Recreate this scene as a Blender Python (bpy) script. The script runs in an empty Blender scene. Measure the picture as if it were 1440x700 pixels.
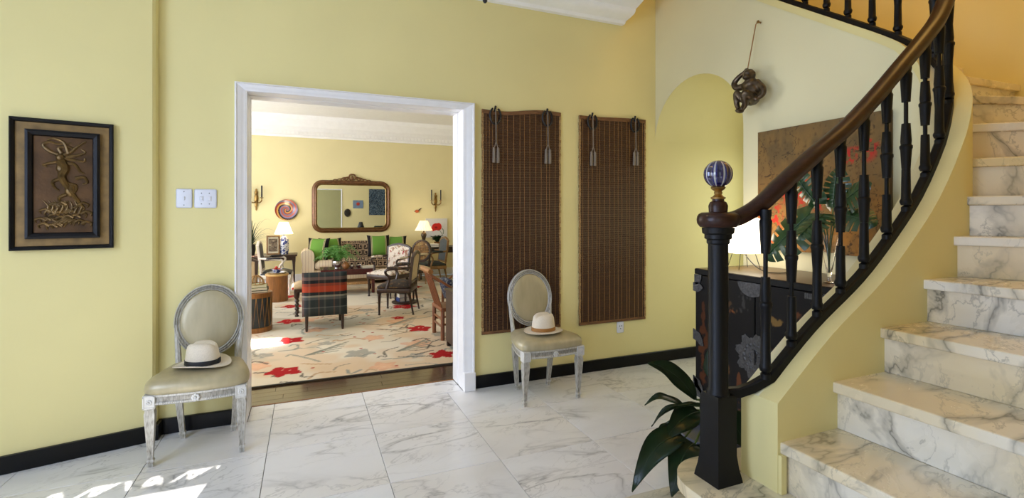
import bpy, bmesh, math, random
import numpy as np
from mathutils import Vector, Matrix

# ---------------------------------------------------------------- camera, world, light
scn = bpy.context.scene
COL = scn.collection
PI = math.pi
cam_d = bpy.data.cameras.new('camera'); cam = bpy.data.objects.new('camera', cam_d); COL.objects.link(cam)
cam.location = (0, 0, 1.4)
cam.rotation_euler = (PI / 2, 0, math.radians(-22.8))
cam_d.sensor_width = 36; cam_d.lens = 36 * 690 / 1440
cam_d.shift_y = -50 / 1440
cam_d.clip_start = 0.05
scn.camera = cam
scn.view_settings.view_transform = 'Standard'
scn.view_settings.look = 'None'
scn.view_settings.gamma = 1.0
scn.view_settings.use_curve_mapping = False
scn.view_settings.exposure = 0.17
scn.cycles.max_bounces = 10
scn.cycles.diffuse_bounces = 5
scn.cycles.glossy_bounces = 5
scn.cycles.transmission_bounces = 8
scn.cycles.caustics_reflective = False
scn.cycles.caustics_refractive = False
scn.cycles.sample_clamp_indirect = 4.0
world = bpy.data.worlds.new('world'); scn.world = world; world.use_nodes = True
wb = world.node_tree.nodes['Background']
wb.inputs[0].default_value = (0.62, 0.78, 1.0, 1); wb.inputs[1].default_value = 1.2

def add_light(name, kind, loc, rot, energy, color=(1, 1, 1), size=None, spread=None, radius=None):
    d = bpy.data.lights.new(name, kind); d.energy = energy; d.color = color
    if kind == 'AREA':
        d.shape = 'RECTANGLE'; d.size, d.size_y = size
        if spread: d.spread = math.radians(spread)
    if kind == 'SUN': d.angle = math.radians(0.12)
    if kind == 'POINT': d.shadow_soft_size = radius or 0.05
    o = bpy.data.objects.new(name, d); COL.objects.link(o); o.location = loc; o.rotation_euler = rot
    return o
def aim(dx, dy, dz):
    return Vector((dx, dy, dz)).to_track_quat('-Z', 'Y').to_euler()
SUN_AZ, SUN_TAN = math.radians(11), 0.428
add_light('sun', 'SUN', (0, -6, 6), aim(math.sin(SUN_AZ), math.cos(SUN_AZ), -SUN_TAN), 15.0, (1, .95, .88))
# daylight entering through the hall window (left), the front door, the niche window and the living-room windows
add_light('daylight_hall_window', 'AREA', (-2.57, 1.0, 1.6), aim(1, .3, -.25), 78, (.71, .88, 1.28), (1.9, 1.9))
add_light('daylight_front_door', 'AREA', (-1.85, -1.85, 1.2), aim(.6, 1, -.25), 9, (.75, .87, 1.2), (.84, 2.0), spread=130)
add_light('daylight_niche_window', 'AREA', (4.17, 3.22, 1.25), aim(-1, .25, -.05), 7.5, (.86, .95, .9), (.55, 1.3))
add_light('unseen_stair_lamp', 'AREA', (3.55, 1.25, 4.9), aim(-.15, -.1, -1), 25, (1, .58, .15), (1.1, 1.3))  # unseen warm lamp added high in the stairwell, not daylight
add_light('daylight_living_near', 'AREA', (-3.12, 5.9, 1.7), aim(1, .12, .42), 165, (.93, .97, 1.06), (1.9, 2.1))
add_light('daylight_living_far', 'AREA', (-3.12, 9.0, 1.7), aim(1, 0, .1), 95, (.93, .97, 1.06), (1.9, 2.1))
add_light('sunbeam_living_near', 'AREA', (-3.1, 6.0, 1.75), aim(2.42, -.12, -1.75), 60, (1, .96, .88), (.28, .42), spread=4)
add_light('sunbeam_living_far', 'AREA', (-3.1, 9.7, 1.75), aim(2.75, .6, -1.75), 75, (1, .96, .88), (.55, .45), spread=6)

# ---------------------------------------------------------------- helpers
def lin(c):
    out = []
    for v in c[:3]:
        v = v / 255.0
        out.append(v / 12.92 if v <= .04045 else ((v + .055) / 1.055) ** 2.4)
    return tuple(out) + (1.0,)

class N:
    """a small node-tree writer"""
    def __init__(s, name):
        s.m = bpy.data.materials.new(name); s.m.use_nodes = True
        s.t = s.m.node_tree; s.b = s.t.nodes['Principled BSDF']
    def n(s, kind, **kw):
        x = s.t.nodes.new(kind)
        for k, v in kw.items(): setattr(x, k, v)
        return x
    def l(s, a, b): s.t.links.new(a, b)
    def coord(s, which='Object'): return s.n('ShaderNodeTexCoord').outputs[which]
    def mapping(s, src, scale=(1, 1, 1), rot=(0, 0, 0), loc=(0, 0, 0)):
        x = s.n('ShaderNodeMapping'); s.l(src, x.inputs[0])
        x.inputs['Scale'].default_value = scale; x.inputs['Rotation'].default_value = rot; x.inputs['Location'].default_value = loc
        return x.outputs[0]
    def noise(s, src, scale=5, detail=4, rough=.5, dist=0):
        x = s.n('ShaderNodeTexNoise'); s.l(src, x.inputs['Vector'])
        x.inputs['Scale'].default_value = scale; x.inputs['Detail'].default_value = detail
        x.inputs['Roughness'].default_value = rough; x.inputs['Distortion'].default_value = dist
        return x.outputs['Fac']
    def ramp(s, src, stops, interp='LINEAR'):
        x = s.n('ShaderNodeValToRGB'); s.l(src, x.inputs[0]); cr = x.color_ramp; cr.interpolation = interp
        while len(cr.elements) < len(stops): cr.elements.new(.5)
        for e, (p, c) in zip(cr.elements, stops): e.position = p; e.color = c if len(c) == 4 else lin(c)
        return x.outputs[0]
    def math(s, op, a, b=None, clamp=False):
        x = s.n('ShaderNodeMath', operation=op); x.use_clamp = clamp
        for i, v in enumerate((a, b)):
            if v is None: continue
            if isinstance(v, (int, float)): x.inputs[i].default_value = v
            else: s.l(v, x.inputs[i])
        return x.outputs[0]
    def mix(s, fac, a, b, mode='MIX'):
        x = s.n('ShaderNodeMix', data_type='RGBA', blend_type=mode)
        for i, v in ((0, fac), (6, a), (7, b)):
            if isinstance(v, (int, float)): x.inputs[i].default_value = v
            elif isinstance(v, tuple): x.inputs[i].default_value = v
            else: s.l(v, x.inputs[i])
        return x.outputs[2]
    def sep(s, src):
        x = s.n('ShaderNodeSeparateXYZ'); s.l(src, x.inputs[0]); return x.outputs
    def bump(s, h, strength=.2, dist=.01):
        x = s.n('ShaderNodeBump'); x.inputs['Strength'].default_value = strength; x.inputs['Distance'].default_value = dist
        s.l(h, x.inputs['Height']); s.l(x.outputs[0], s.b.inputs['Normal'])
    def set(s, **kw):
        for k, v in kw.items(): s.b.inputs[k.replace('_', ' ')].default_value = v
        return s
    def color(s, v):
        if isinstance(v, tuple): s.b.inputs['Base Color'].default_value = v
        else: s.l(v, s.b.inputs['Base Color'])

def simple(name, c, rough=.5, metal=0, var=.12, nscale=14, bump=.0, bscale=60, coat=0, stretch=(1, 1, 1), spec=.5):
    k = N(name); co = k.mapping(k.coord(), stretch)
    f = k.noise(co, nscale, 4)
    a = tuple(v * (1 - var) for v in lin(c)[:3]) + (1,); b = tuple(min(1, v * (1 + var)) for v in lin(c)[:3]) + (1,)
    k.color(k.ramp(f, [(.3, a), (.7, b)]))
    k.set(Roughness=rough, Metallic=metal, Specular_IOR_Level=spec)
    if coat: k.set(Coat_Weight=coat, Coat_Roughness=.15)
    if bump: k.bump(k.noise(co, bscale, 3), bump, .004)
    return k.m

def marble(name, base, vein, vscale=1.5, rough=.22, warm=None, bold=1.0, amt=.6):
    k = N(name)
    oi = k.n('ShaderNodeObjectInfo')
    vm = k.n('ShaderNodeVectorMath', operation='MULTIPLY_ADD')
    cm = k.n('ShaderNodeCombineXYZ')
    r = oi.outputs['Random']
    k.l(k.math('MULTIPLY', r, 37.3), cm.inputs[0]); k.l(k.math('MULTIPLY', r, 71.9), cm.inputs[1]); k.l(k.math('MULTIPLY', r, 13.7), cm.inputs[2])
    k.l(k.coord(), vm.inputs[0]); vm.inputs[1].default_value = (1, 1, 1); k.l(cm.outputs[0], vm.inputs[2])
    co = k.mapping(vm.outputs[0], (.62, 1.5, 1), (.15, .1, .5))
    n1 = k.noise(co, vscale, 5, .5, .5)
    v1 = k.math('ABSOLUTE', k.math('SUBTRACT', n1, .5))
    f1 = k.ramp(v1, [(0, (.8,) * 3 + (1,)), (.006 * bold, (.4,) * 3 + (1,)), (.03 * bold, (0, 0, 0, 1))])
    n2 = k.noise(k.mapping(co, (1.6, .7, 1), (0, 0, .6)), vscale * 2.2, 5, .6, .4)
    v2 = k.math('ABSOLUTE', k.math('SUBTRACT', n2, .52))
    f2 = k.ramp(v2, [(0, (.4,) * 3 + (1,)), (.02, (0, 0, 0, 1))])
    n3 = k.noise(co, vscale * 1.1, 3)
    f3 = k.ramp(n3, [(.45, (0, 0, 0, 1)), (.75, (.5,) * 3 + (1,))])
    gate = k.ramp(k.noise(co, vscale * .9, 2), [(.42 - .06 * (bold > 1), (.05,) * 3 + (1,)), (.68 - .12 * (bold > 1), (1, 1, 1, 1))])
    f = k.math('MULTIPLY', k.math('MAXIMUM', f1, f2), gate)
    c = k.mix(f3, lin(base), tuple(.78 * v for v in lin(base)[:3]) + (1,))
    if warm:
        c = k.mix(k.ramp(k.noise(co, .9, 2), [(.42, (0, 0, 0, 1)), (.7, (amt,) * 3 + (1,))]), c, lin(warm))
    c = k.mix(f, c, lin(vein))
    k.color(c); k.set(Roughness=rough)
    k.l(k.ramp(n2, [(0, (rough * .8,) * 3 + (1,)), (1, (rough * 1.3,) * 3 + (1,))]), k.b.inputs['Roughness'])
    return k.m

def painted(name, rough=.8, bump=0, bscale=150, spec=.3):
    """colour carried by the mesh's own paint attribute"""
    k = N(name); a = k.n('ShaderNodeAttribute'); a.attribute_name = 'paint'
    k.color(a.outputs['Color']); k.set(Roughness=rough, Specular_IOR_Level=spec)
    if bump: k.bump(k.noise(k.coord(), bscale, 3), bump, .003)
    return k.m

def emit(name, c, strength):
    k = N(name); k.color(lin(c)); k.b.inputs['Emission Color'].default_value = lin(c); k.set(Emission_Strength=strength, Roughness=.8)
    return k.m

def obj(name, bm, m, parent=None, smooth=False, loc=None, kind=None, label=None):
    """link a bmesh as ONE mesh object"""
    me = bpy.data.meshes.new(name)
    bmesh.ops.recalc_face_normals(bm, faces=bm.faces)
    bm.to_mesh(me); bm.free()
    ms = m if isinstance(m, (list, tuple)) else [m]
    for x in ms: me.materials.append(x)
    if smooth:
        for p in me.polygons: p.use_smooth = True
        if smooth != 'all': me.set_sharp_from_angle(angle=math.radians(40))
    o = bpy.data.objects.new(name, me); COL.objects.link(o)
    if parent: o.parent = parent
    if loc: o.location = loc
    if kind: o['kind'] = kind
    if label: o['label'] = label
    return o

def tag(o, label, cat, group=None):
    o['label'] = label; o['category'] = cat
    if group: o['group'] = group
    return o
def thing(name, label, cat, loc=(0, 0, 0), rotz=0, group=None):
    o = bpy.data.objects.new(name, None); COL.objects.link(o); o.empty_display_size = .1
    o.location = loc; o.rotation_euler = (0, 0, rotz)
    return tag(o, label, cat, group)
def struct(name, bm, m, parent=None, smooth=False):
    return obj(name, bm, m, parent, smooth, kind=None if parent else 'structure')
def holder(name):
    o = bpy.data.objects.new(name, None); COL.objects.link(o); o['kind'] = 'structure'; return o
def dup(root, loc, rotz, label, group=None):
    r = root.copy(); COL.objects.link(r); r.location = loc; r.rotation_euler = (0, 0, rotz); r['label'] = label
    if group: r['group'] = group
    for ch in list(root.children):
        c = ch.copy(); COL.objects.link(c); c.parent = r
        for g in ch.children:
            d = g.copy(); COL.objects.link(d); d.parent = c
    return r

def B(): return bmesh.new()
def box(bm, x0, x1, y0, y1, z0, z1, bevel=0, seg=1, mat=None, mi=0):
    r = bmesh.ops.create_cube(bm, size=1)
    vs = r['verts']
    for v in vs:
        v.co = Vector((x0 + (v.co.x + .5) * (x1 - x0), y0 + (v.co.y + .5) * (y1 - y0), z0 + (v.co.z + .5) * (z1 - z0)))
    if mi:
        for f in {f for v in vs for f in v.link_faces}: f.material_index = mi
    if bevel:
        es = list({e for v in vs for e in v.link_edges})
        r2 = bmesh.ops.bevel(bm, geom=es, offset=bevel, segments=seg, profile=.5, affect='EDGES')
        vs = list({v for f in r2['faces'] for v in f.verts} | {v for v in vs if v.is_valid})
    if mat is not None: bmesh.ops.transform(bm, matrix=mat, verts=[v for v in vs if v.is_valid])
    return [v for v in vs if v.is_valid]
def lathe(bm, prof, seg=20, c=(0, 0, 0), mat=None, sx=1, sy=1, cap=True):
    rings = []
    for r, z in prof:
        rings.append([bm.verts.new((c[0] + sx * r * math.cos(2 * PI * i / seg), c[1] + sy * r * math.sin(2 * PI * i / seg), c[2] + z)) for i in range(seg)])
    for a, b in zip(rings, rings[1:]):
        for i in range(seg):
            bm.faces.new((a[i], a[(i + 1) % seg], b[(i + 1) % seg], b[i]))
    if cap:
        if prof[0][0] > 1e-5: bm.faces.new(rings[0][::-1])
        if prof[-1][0] > 1e-5: bm.faces.new(rings[-1])
    vs = [v for r in rings for v in r]
    if mat is not None: bmesh.ops.transform(bm, matrix=mat, verts=vs)
    return vs
def frames(pts, closed=False, up=(0, 0, 1)):
    pts = [Vector(p) for p in pts]; n = len(pts); out = []
    U = Vector(up)
    for i in range(n):
        a = pts[(i - 1) % n] if (closed or i > 0) else pts[i]
        b = pts[(i + 1) % n] if (closed or i < n - 1) else pts[i]
        t = (b - a).normalized()
        s = t.cross(U)
        if s.length < 1e-3: s = t.cross(Vector((1, 0, 0))) if abs(t.x) < .9 else t.cross(Vector((0, 1, 0)))
        s.normalize(); out.append((pts[i], t, s, s.cross(t)))
    return out
def sweep(bm, pts, prof, closed=False, up=(0, 0, 1), scale=None):
    """profile points (side, up) carried along a path"""
    rings = []
    for k, (p, t, s, u) in enumerate(frames(pts, closed, up)):
        q = scale(k / max(1, len(pts) - 1)) if scale else 1
        rings.append([bm.verts.new(p + s * a * q + u * b * q) for a, b in prof])
    n = len(prof); R = rings + ([rings[0]] if closed else [])
    for a, b in zip(R, R[1:]):
        for i in range(n): bm.faces.new((a[i], a[(i + 1) % n], b[(i + 1) % n], b[i]))
    if not closed:
        bm.faces.new(rings[0][::-1]); bm.faces.new(rings[-1])
    return [v for r in rings for v in r]
def circ(r, n=8, sx=1, sy=1): return [(sx * r * math.cos(2 * PI * i / n), sy * r * math.sin(2 * PI * i / n)) for i in range(n)]
def tube(bm, pts, r, seg=8, closed=False, up=(0, 0, 1), taper=None):
    return sweep(bm, pts, circ(r, seg), closed, up, taper)
def bez(p0, p1, p2, p3, n=10):
    p0, p1, p2, p3 = map(Vector, (p0, p1, p2, p3)); o = []
    for i in range(n + 1):
        t = i / n; o.append(p0 * (1 - t) ** 3 + p1 * 3 * t * (1 - t) ** 2 + p2 * 3 * t * t * (1 - t) + p3 * t ** 3)
    return o
def smooth_path(pts, n=6):
    """Catmull-Rom through points"""
    P = [Vector(p) for p in pts]; P = [P[0] * 2 - P[1]] + P + [P[-1] * 2 - P[-2]]; o = []
    for i in range(1, len(P) - 2):
        for k in range(n):
            t = k / n; a, b, c, d = P[i - 1:i + 3]
            o.append(.5 * ((2 * b) + (c - a) * t + (2 * a - 5 * b + 4 * c - d) * t * t + (-a + 3 * b - 3 * c + d) * t ** 3))
    o.append(P[-2]); return o
def prism(bm, poly, z0, z1, bevel=0, seg=2):
    """polygon in plan, extruded upward"""
    a = [bm.verts.new((x, y, z0)) for x, y in poly]; b = [bm.verts.new((x, y, z1)) for x, y in poly]
    n = len(poly); bm.faces.new(a[::-1]); bm.faces.new(b)
    for i in range(n): bm.faces.new((a[i], a[(i + 1) % n], b[(i + 1) % n], b[i]))
    if bevel:
        es = [e for e in {e for v in b + a for e in v.link_edges} if abs(e.verts[0].co.z - e.verts[1].co.z) < 1e-6]
        bmesh.ops.bevel(bm, geom=es, offset=bevel, segments=seg, profile=.5, affect='EDGES')
def blob(bm, c, r, sub=2, mat=None):
    v = bmesh.ops.create_icosphere(bm, subdivisions=sub, radius=1)['verts']
    for x in v: x.co = Vector((c[0] + x.co.x * r[0], c[1] + x.co.y * r[1], c[2] + x.co.z * r[2]))
    if mat is not None: bmesh.ops.transform(bm, matrix=mat, verts=v)
    return v
def cushion_box(bm, x0, x1, y0, y1, z0, z1, crown=.03, nx=8, ny=8, power=2.5, mat=None):
    """a soft pad: box whose top and bottom swell"""
    cx, cy = (x0 + x1) / 2, (y0 + y1) / 2; hx, hy = (x1 - x0) / 2, (y1 - y0) / 2; zm = (z0 + z1) / 2; hz = (z1 - z0) / 2
    T = {}; Bt = {}
    for i in range(nx + 1):
        for j in range(ny + 1):
            u, v = 2 * i / nx - 1, 2 * j / ny - 1
            e = (1 - abs(u) ** power) * (1 - abs(v) ** power)
            edge = max(abs(u), abs(v))
            h = hz * (1 if edge < 1 else .55) + crown * e
            sh = .97 if edge == 1 else 1
            x, y = cx + hx * u, cy + hy * v
            T[i, j] = bm.verts.new((x, y, zm + h)); Bt[i, j] = bm.verts.new((x, y, zm - hz * (1 if edge < 1 else .55) - crown * .3 * e))
    for i in range(nx):
        for j in range(ny):
            bm.faces.new((T[i, j], T[i + 1, j], T[i + 1, j + 1], T[i, j + 1])); bm.faces.new((Bt[i, j], Bt[i, j + 1], Bt[i + 1, j + 1], Bt[i + 1, j]))
    for i in range(nx):
        for j in (0, ny): bm.faces.new((T[i, j], T[i + 1, j], Bt[i + 1, j], Bt[i, j]))
    for j in range(ny):
        for i in (0, nx): bm.faces.new((T[i, j], T[i, j + 1], Bt[i, j + 1], Bt[i, j]))
    vs = list(T.values()) + list(Bt.values())
    if mat is not None: bmesh.ops.transform(bm, matrix=mat, verts=vs)
    return vs

# numpy value noise for the painted patterns (rugs, canvases, embroidery)
_rng = np.random.default_rng(7)
_LAT = _rng.random((257, 257)).astype(np.float32)
def vnoise(x, y):
    xi = np.floor(x).astype(int); yi = np.floor(y).astype(int); fx = x - xi; fy = y - yi
    fx = fx * fx * (3 - 2 * fx); fy = fy * fy * (3 - 2 * fy)
    a = _LAT[xi % 256, yi % 256]; b = _LAT[(xi + 1) % 256, yi % 256]; c = _LAT[xi % 256, (yi + 1) % 256]; d = _LAT[(xi + 1) % 256, (yi + 1) % 256]
    return (a * (1 - fx) + b * fx) * (1 - fy) + (c * (1 - fx) + d * fx) * fy
def fbm(x, y, o=4):
    s = 0; w = .5
    for k in range(o): s = s + w * vnoise(x * 2 ** k + 17.3 * k, y * 2 ** k + 5.1 * k); w *= .5
    return s / (1 - .5 ** o)
def L3(c): return np.array(lin(c)[:3], np.float32)
def paint(img, mask, c):
    m = np.clip(mask, 0, 1)[..., None]; img[:] = img * (1 - m) + L3(c) * m
def paint_grid(name, w, h, nx, ny, fn, m, parent=None, plane='XY', loc=(0, 0, 0), depth=None, kind=None):
    """a flat painted sheet nx by ny cells; fn(U, V) -> linear rgb array; U, V in metres from the lower left corner"""
    u = np.linspace(0, w, nx + 1); v = np.linspace(0, h, ny + 1); U, V = np.meshgrid(u, v, indexing='xy')
    img = fn(U, V).astype(np.float32)
    Z = depth(U, V) if depth is not None else np.zeros_like(U)
    P = {'XY': (U, V, Z), 'XZ': (U, -Z, V), 'YZ': (-Z, -U, V)}[plane]
    co = np.stack(P, -1).reshape(-1, 3)
    i = np.arange(nx * ny); a = (i // nx) * (nx + 1) + i % nx
    q = np.stack((a, a + 1, a + nx + 2, a + nx + 1), -1)
    me = bpy.data.meshes.new(name)
    me.vertices.add(len(co)); me.vertices.foreach_set('co', co.astype(np.float32).ravel())
    me.loops.add(q.size); me.loops.foreach_set('vertex_index', q.ravel().astype(np.int32))
    me.polygons.add(len(q)); me.polygons.foreach_set('loop_start', (np.arange(len(q)) * 4).astype(np.int32))
    me.update(calc_edges=True)
    at = me.attributes.new('paint', 'FLOAT_COLOR', 'POINT')
    rgba = np.concatenate((img.reshape(-1, 3), np.ones((len(co), 1), np.float32)), 1)
    at.data.foreach_set('color', rgba.ravel().astype(np.float32))
    me.materials.append(m)
    o = bpy.data.objects.new(name, me); COL.objects.link(o); o.location = loc
    if parent: o.parent = parent
    if kind: o['kind'] = kind
    return o
# ---------------------------------------------------------------- materials
def wall_mat(name, c, var=.035):
    k = N(name); co = k.coord()
    f = k.noise(co, 1.3, 3); g = k.noise(co, 28, 3)
    a = tuple(v * (1 - var) for v in lin(c)[:3]) + (1,); b = tuple(min(1, v * (1 + var)) for v in lin(c)[:3]) + (1,)
    k.color(k.ramp(f, [(.3, a), (.7, b)])); k.set(Roughness=.62, Specular_IOR_Level=.3)
    k.bump(g, .12, .004)
    return k.m
M_yellow = wall_mat('yellow_wall_paint', (229, 217, 156))
M_cream = wall_mat('cream_wall_and_lit_cap', (230, 223, 184))
M_living = wall_mat('living_wall_paint', (226, 214, 164))
M_white = simple('white_gloss_trim', (243, 242, 243), .3, var=.02)
M_ceil = simple('white_ceiling', (250, 249, 247), .8, var=.02)
M_marble = marble('floor_marble', (234, 234, 236), (120, 120, 122), 2.0, .2, warm=(226, 220, 210))
M_step = marble('stair_marble', (236, 231, 218), (74, 74, 66), 2.4, .25, warm=(222, 198, 140), bold=1.7, amt=.85)
M_grout = simple('tile_joint', (120, 116, 108), .8)
M_base = simple('black_marble_baseboard', (10, 10, 12), .3, var=.3, spec=.25)
M_black = simple('black_painted_iron', (9, 9, 12), .45, var=.2, spec=.22)
M_mahog = simple('polished_mahogany', (46, 22, 16), .34, var=.35, nscale=9, stretch=(1, 8, 8), spec=.3)
M_brass = simple('aged_brass', (150, 120, 72), .35, 1, var=.3)
M_bronze = simple('dark_bronze', (84, 72, 58), .34, .8, var=.5, nscale=30, bump=.4, bscale=70)
M_silver = simple('silver_champagne_leather', (178, 166, 132), .36, .1, var=.1, nscale=6, bump=.05, stretch=(3, 3, .6))
def distressed():
    k = N('distressed_shaded_silver'); co = k.coord()
    f = k.noise(k.mapping(co, (1, 1, .22)), 120, 5, .6)
    g = k.n('ShaderNodeNewGeometry').outputs['Pointiness']
    c = k.ramp(f, [(.26, (104, 98, 88)), (.42, (164, 160, 150)), (.62, (196, 193, 184))])
    w = k.ramp(g, [(.40, (.30, .28, .25, 1)), (.49, (.86, .85, .83, 1)), (.56, (1, 1, 1, 1))])  # pointiness darkens the creases, shade put into the colour
    c = k.mix(1.0, c, w, 'MULTIPLY')
    c = k.mix(k.ramp(g, [(.53, (0, 0, 0, 1)), (.62, (.75, .75, .75, 1))]), c, lin((226, 224, 218)))  # edges whitened as painted highlights
    k.color(c); k.set(Roughness=.42, Metallic=.15)
    k.bump(f, .2, .002); return k.m
M_dist = distressed()
M_wood_dk = simple('dark_walnut', (52, 34, 25), .35, var=.3, nscale=8, stretch=(6, 6, 1))
M_wood_md = simple('honey_wood', (140, 92, 48), .4, var=.25, nscale=7, stretch=(7, 7, 1))
M_wood_rd = simple('reddish_bamboo_wood', (124, 74, 44), .4, var=.25, nscale=9, stretch=(7, 7, 1))
M_floorw = simple('dark_polished_floor_boards', (66, 46, 32), .14, var=.35, nscale=5, stretch=(1, 9, 9), coat=.5)
M_hat = simple('woven_straw_ivory', (226, 214, 194), .75, var=.06, nscale=160, bump=.3, bscale=300)
M_ribbon_b = simple('black_ribbon', (22, 22, 26), .6)
M_ribbon_o = simple('ochre_ribbon', (158, 108, 48), .6)
M_gold = simple('mottled_gold_mat', (130, 104, 62), .5, .3, var=.25, nscale=20)
M_relief = simple('patinated_copper_relief', (98, 76, 42), .38, .65, var=.45, nscale=26, bump=.3, bscale=50)
M_relief_bg = simple('patinated_copper_ground', (82, 58, 34), .45, .5, var=.45, nscale=9, bump=.3, bscale=40)
M_slat = simple('dark_bamboo_slat', (68, 41, 21), .55, var=.3, nscale=4, stretch=(1, 1, 60))
M_thread = simple('tan_warp_thread', (150, 112, 66), .8)
M_edge = simple('frayed_tan_edge', (156, 124, 80), .8, var=.4, nscale=60)
M_tassel = simple('grey_tassel_silk', (130, 118, 104), .7)
M_leaf = simple('dark_glossy_leaf', (30, 54, 30), .3, var=.3, nscale=9)
M_leaf2 = simple('monstera_leaf', (34, 66, 34), .3, var=.3, nscale=12)
M_fern = simple('bright_fern', (84, 140, 58), .5, var=.3)
M_stem = simple('green_stem', (78, 104, 50), .5)
M_lacq = simple('black_lacquer', (10, 9, 9), .4, var=.4, nscale=12, spec=.15)
M_cabtop = simple('worn_lacquer_top', (84, 60, 34), .3, var=.12, nscale=5, spec=.3)
M_pewter = simple('engraved_pewter', (72, 72, 74), .45, .7, var=.4, nscale=90, bump=.5, bscale=120)
M_switch = simple('white_plastic', (226, 228, 236), .35, var=.02)
M_dark = simple('black_iron', (20, 18, 18), .5)
M_lampglow = emit('glowing_paper_shade', (255, 240, 212), 5)
M_shadeL = emit('lit_parchment_shade', (255, 238, 205), 1.5)
M_shadeR = emit('lit_pleated_shade', (248, 226, 190), .75)
M_candle = simple('black_candle', (18, 16, 16), .5)
def glass(name, c=(1, 1, 1, 1), rough=.0):
    k = N(name); k.color(c); k.set(Roughness=rough, Transmission_Weight=1.0, IOR=1.45); return k.m
M_glass = glass('clear_glass')
def blueglass():
    k = N('cobalt_cut_glass'); s = k.sep(k.coord())
    ang = k.math('ARCTAN2', s[1], s[0]); f = k.math('SINE', k.math('MULTIPLY', ang, 9))
    k.color(k.ramp(k.math('ADD', k.math('MULTIPLY', f, .5), .5), [(.0, (8, 8, 56)), (.86, (14, 16, 96)), (.97, (170, 170, 166))]))
    k.set(Roughness=.06, Coat_Weight=1.0); return k.m
M_blue = blueglass()
P_flat = painted('painted_surface', .7, .25)
P_wool = painted('woven_wool', .95, .5, 400, .1)
P_cloth = painted('printed_cloth', .9, .2, 300, .15)
P_lacq = painted('painted_lacquer', .4, 0, spec=.12)
P_gloss = painted('glazed_surface', .2, 0, spec=.5)

# ---------------------------------------------------------------- hall shell
TOP = 5.3
# floor: a slab as joint colour, marble tiles laid on it one by one
floor = holder('floor')
b = B(); box(b, -2.8, 4.4, -2.1, 4.0, -.12, -.012); obj('screed', b, M_grout, floor)
rnd = random.Random(3)
T0, T1, TS = -.21, 3.21, .615
tile_me = None
for i in range(-4, 7):
    for j in range(-9, 1):
        x0, y0 = T0 + i * TS, T1 + j * TS
        x1, y1 = x0 + TS, y0 + TS
        x0c, x1c, y1c = max(x0, -2.58), min(x1, 4.19), y1
        if j == 0: y1c = min(y1, 3.73)
        if x1c - x0c < .05 or y1c - y0 < .05: continue
        if x0 > 1.8 and y0 < .9 - TS: continue
        full = abs(x1c - x0c - TS) < 1e-6 and abs(y1c - y0 - TS) < 1e-6
        g = .0016
        if full and tile_me:
            o = bpy.data.objects.new('tile', tile_me); COL.objects.link(o); o.parent = floor
        else:
            b = B(); w, h = x1c - x0c, y1c - y0
            box(b, -w / 2 + g, w / 2 - g, -h / 2 + g, h / 2 - g, -.012, 0, bevel=.0012)
            o = obj('tile', b, M_marble, floor)
            if full: tile_me = o.data
        o.location = ((x0c + x1c) / 2, (y0 + y1c) / 2, rnd.uniform(-.0004, .0004))
for i in range(-1, 2):   # strip of marble inside the doorway
    x0, x1 = max(T0 + i * TS, -.362), min(T0 + (i + 1) * TS, 1.146)
    if i == 1: x1 = 1.146
    b = B(); box(b, x0 + .0016, x1 - .0016, 3.733, 3.998, -.012, 0, bevel=.0012); obj('tile', b, M_marble, floor)

# back wall with the wide doorway
b = B()
box(b, -3.3, -.378, 3.74, 4.0, 0, TOP); box(b, 1.162, 4.7, 3.74, 4.0, 0, TOP); box(b, -.378, 1.162, 3.74, 4.0, 2.239, TOP)
for f in b.faces:
    if f.normal.y > .5 or (f.calc_center_median().y > 3.99): f.material_index = 1
struct('wall_back', b, [M_yellow, M_living])
# left wall, angled, standing slightly proud of the back wall
b = B(); prism(b, [(-.86, 3.668), (-.86, 3.7395), (-2.6, 3.7395), (-2.6, 3.22), (-.872, 3.648)], 0, 3.42)
struct('wall_left', b, M_yellow)
b = B()
for y0, y1, z0, z1 in ((-2.1, -.05, 0, 3.42), (2.05, 3.735, 0, 3.42), (-.05, 2.05, 0, .55), (-.05, 2.05, 2.6, 3.42)): box(b, -2.8, -2.6, y0, y1, z0, z1)
struct('wall_side', b, M_yellow)
b = B()
for x0, x1, z0, z1 in ((-2.8, -2.28, 0, TOP), (-1.41, 4.4, 0, TOP), (-2.28, -1.41, 2.285, TOP)): box(b, x0, x1, -2.1, -1.9, z0, z1)
struct('wall_front', b, M_yellow)
b = B(); box(b, 4.2, 4.4, -2.1, 3.739, 0, TOP); struct('wall_east', b, M_yellow)
b = B(); box(b, 1.5, 4.2, -.06, .12, 0, TOP); struct('wall_south', b, M_yellow)
b = B(); box(b, -2.8, 2.69, -2.1, 3.739, 3.42, 3.62); box(b, 2.69, 4.4, -2.1, .2, 3.42, 3.62); box(b, 2.6, 4.4, -2.1, 3.739, TOP, TOP + .1); box(b, 2.6, 2.69, -2.1, 3.739, 3.62, TOP)
struct('ceiling', b, M_ceil)

# plaster cornice, ends with a square return before the stairwell
CP = [(0, 3.11), (.04, 3.112), (.055, 3.135), (.12, 3.15), (.16, 3.165), (.175, 3.185), (.178, 3.2), (.215, 3.215), (.26, 3.235), (.32, 3.27), (.36, 3.32), (.36, 3.421), (0, 3.421)]
b = B()
r0 = [b.verts.new((-.85, 3.739 - d, z)) for d, z in CP]; r1 = [b.verts.new((2.66 + d * .12, 3.739 - d, z)) for d, z in CP]
n = len(CP)
for i in range(n): b.faces.new((r0[i], r1[i], r1[(i + 1) % n], r0[(i + 1) % n]))
b.faces.new(r0); b.faces.new(r1)
struct('trim_1', b, M_ceil, smooth=True)

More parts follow.
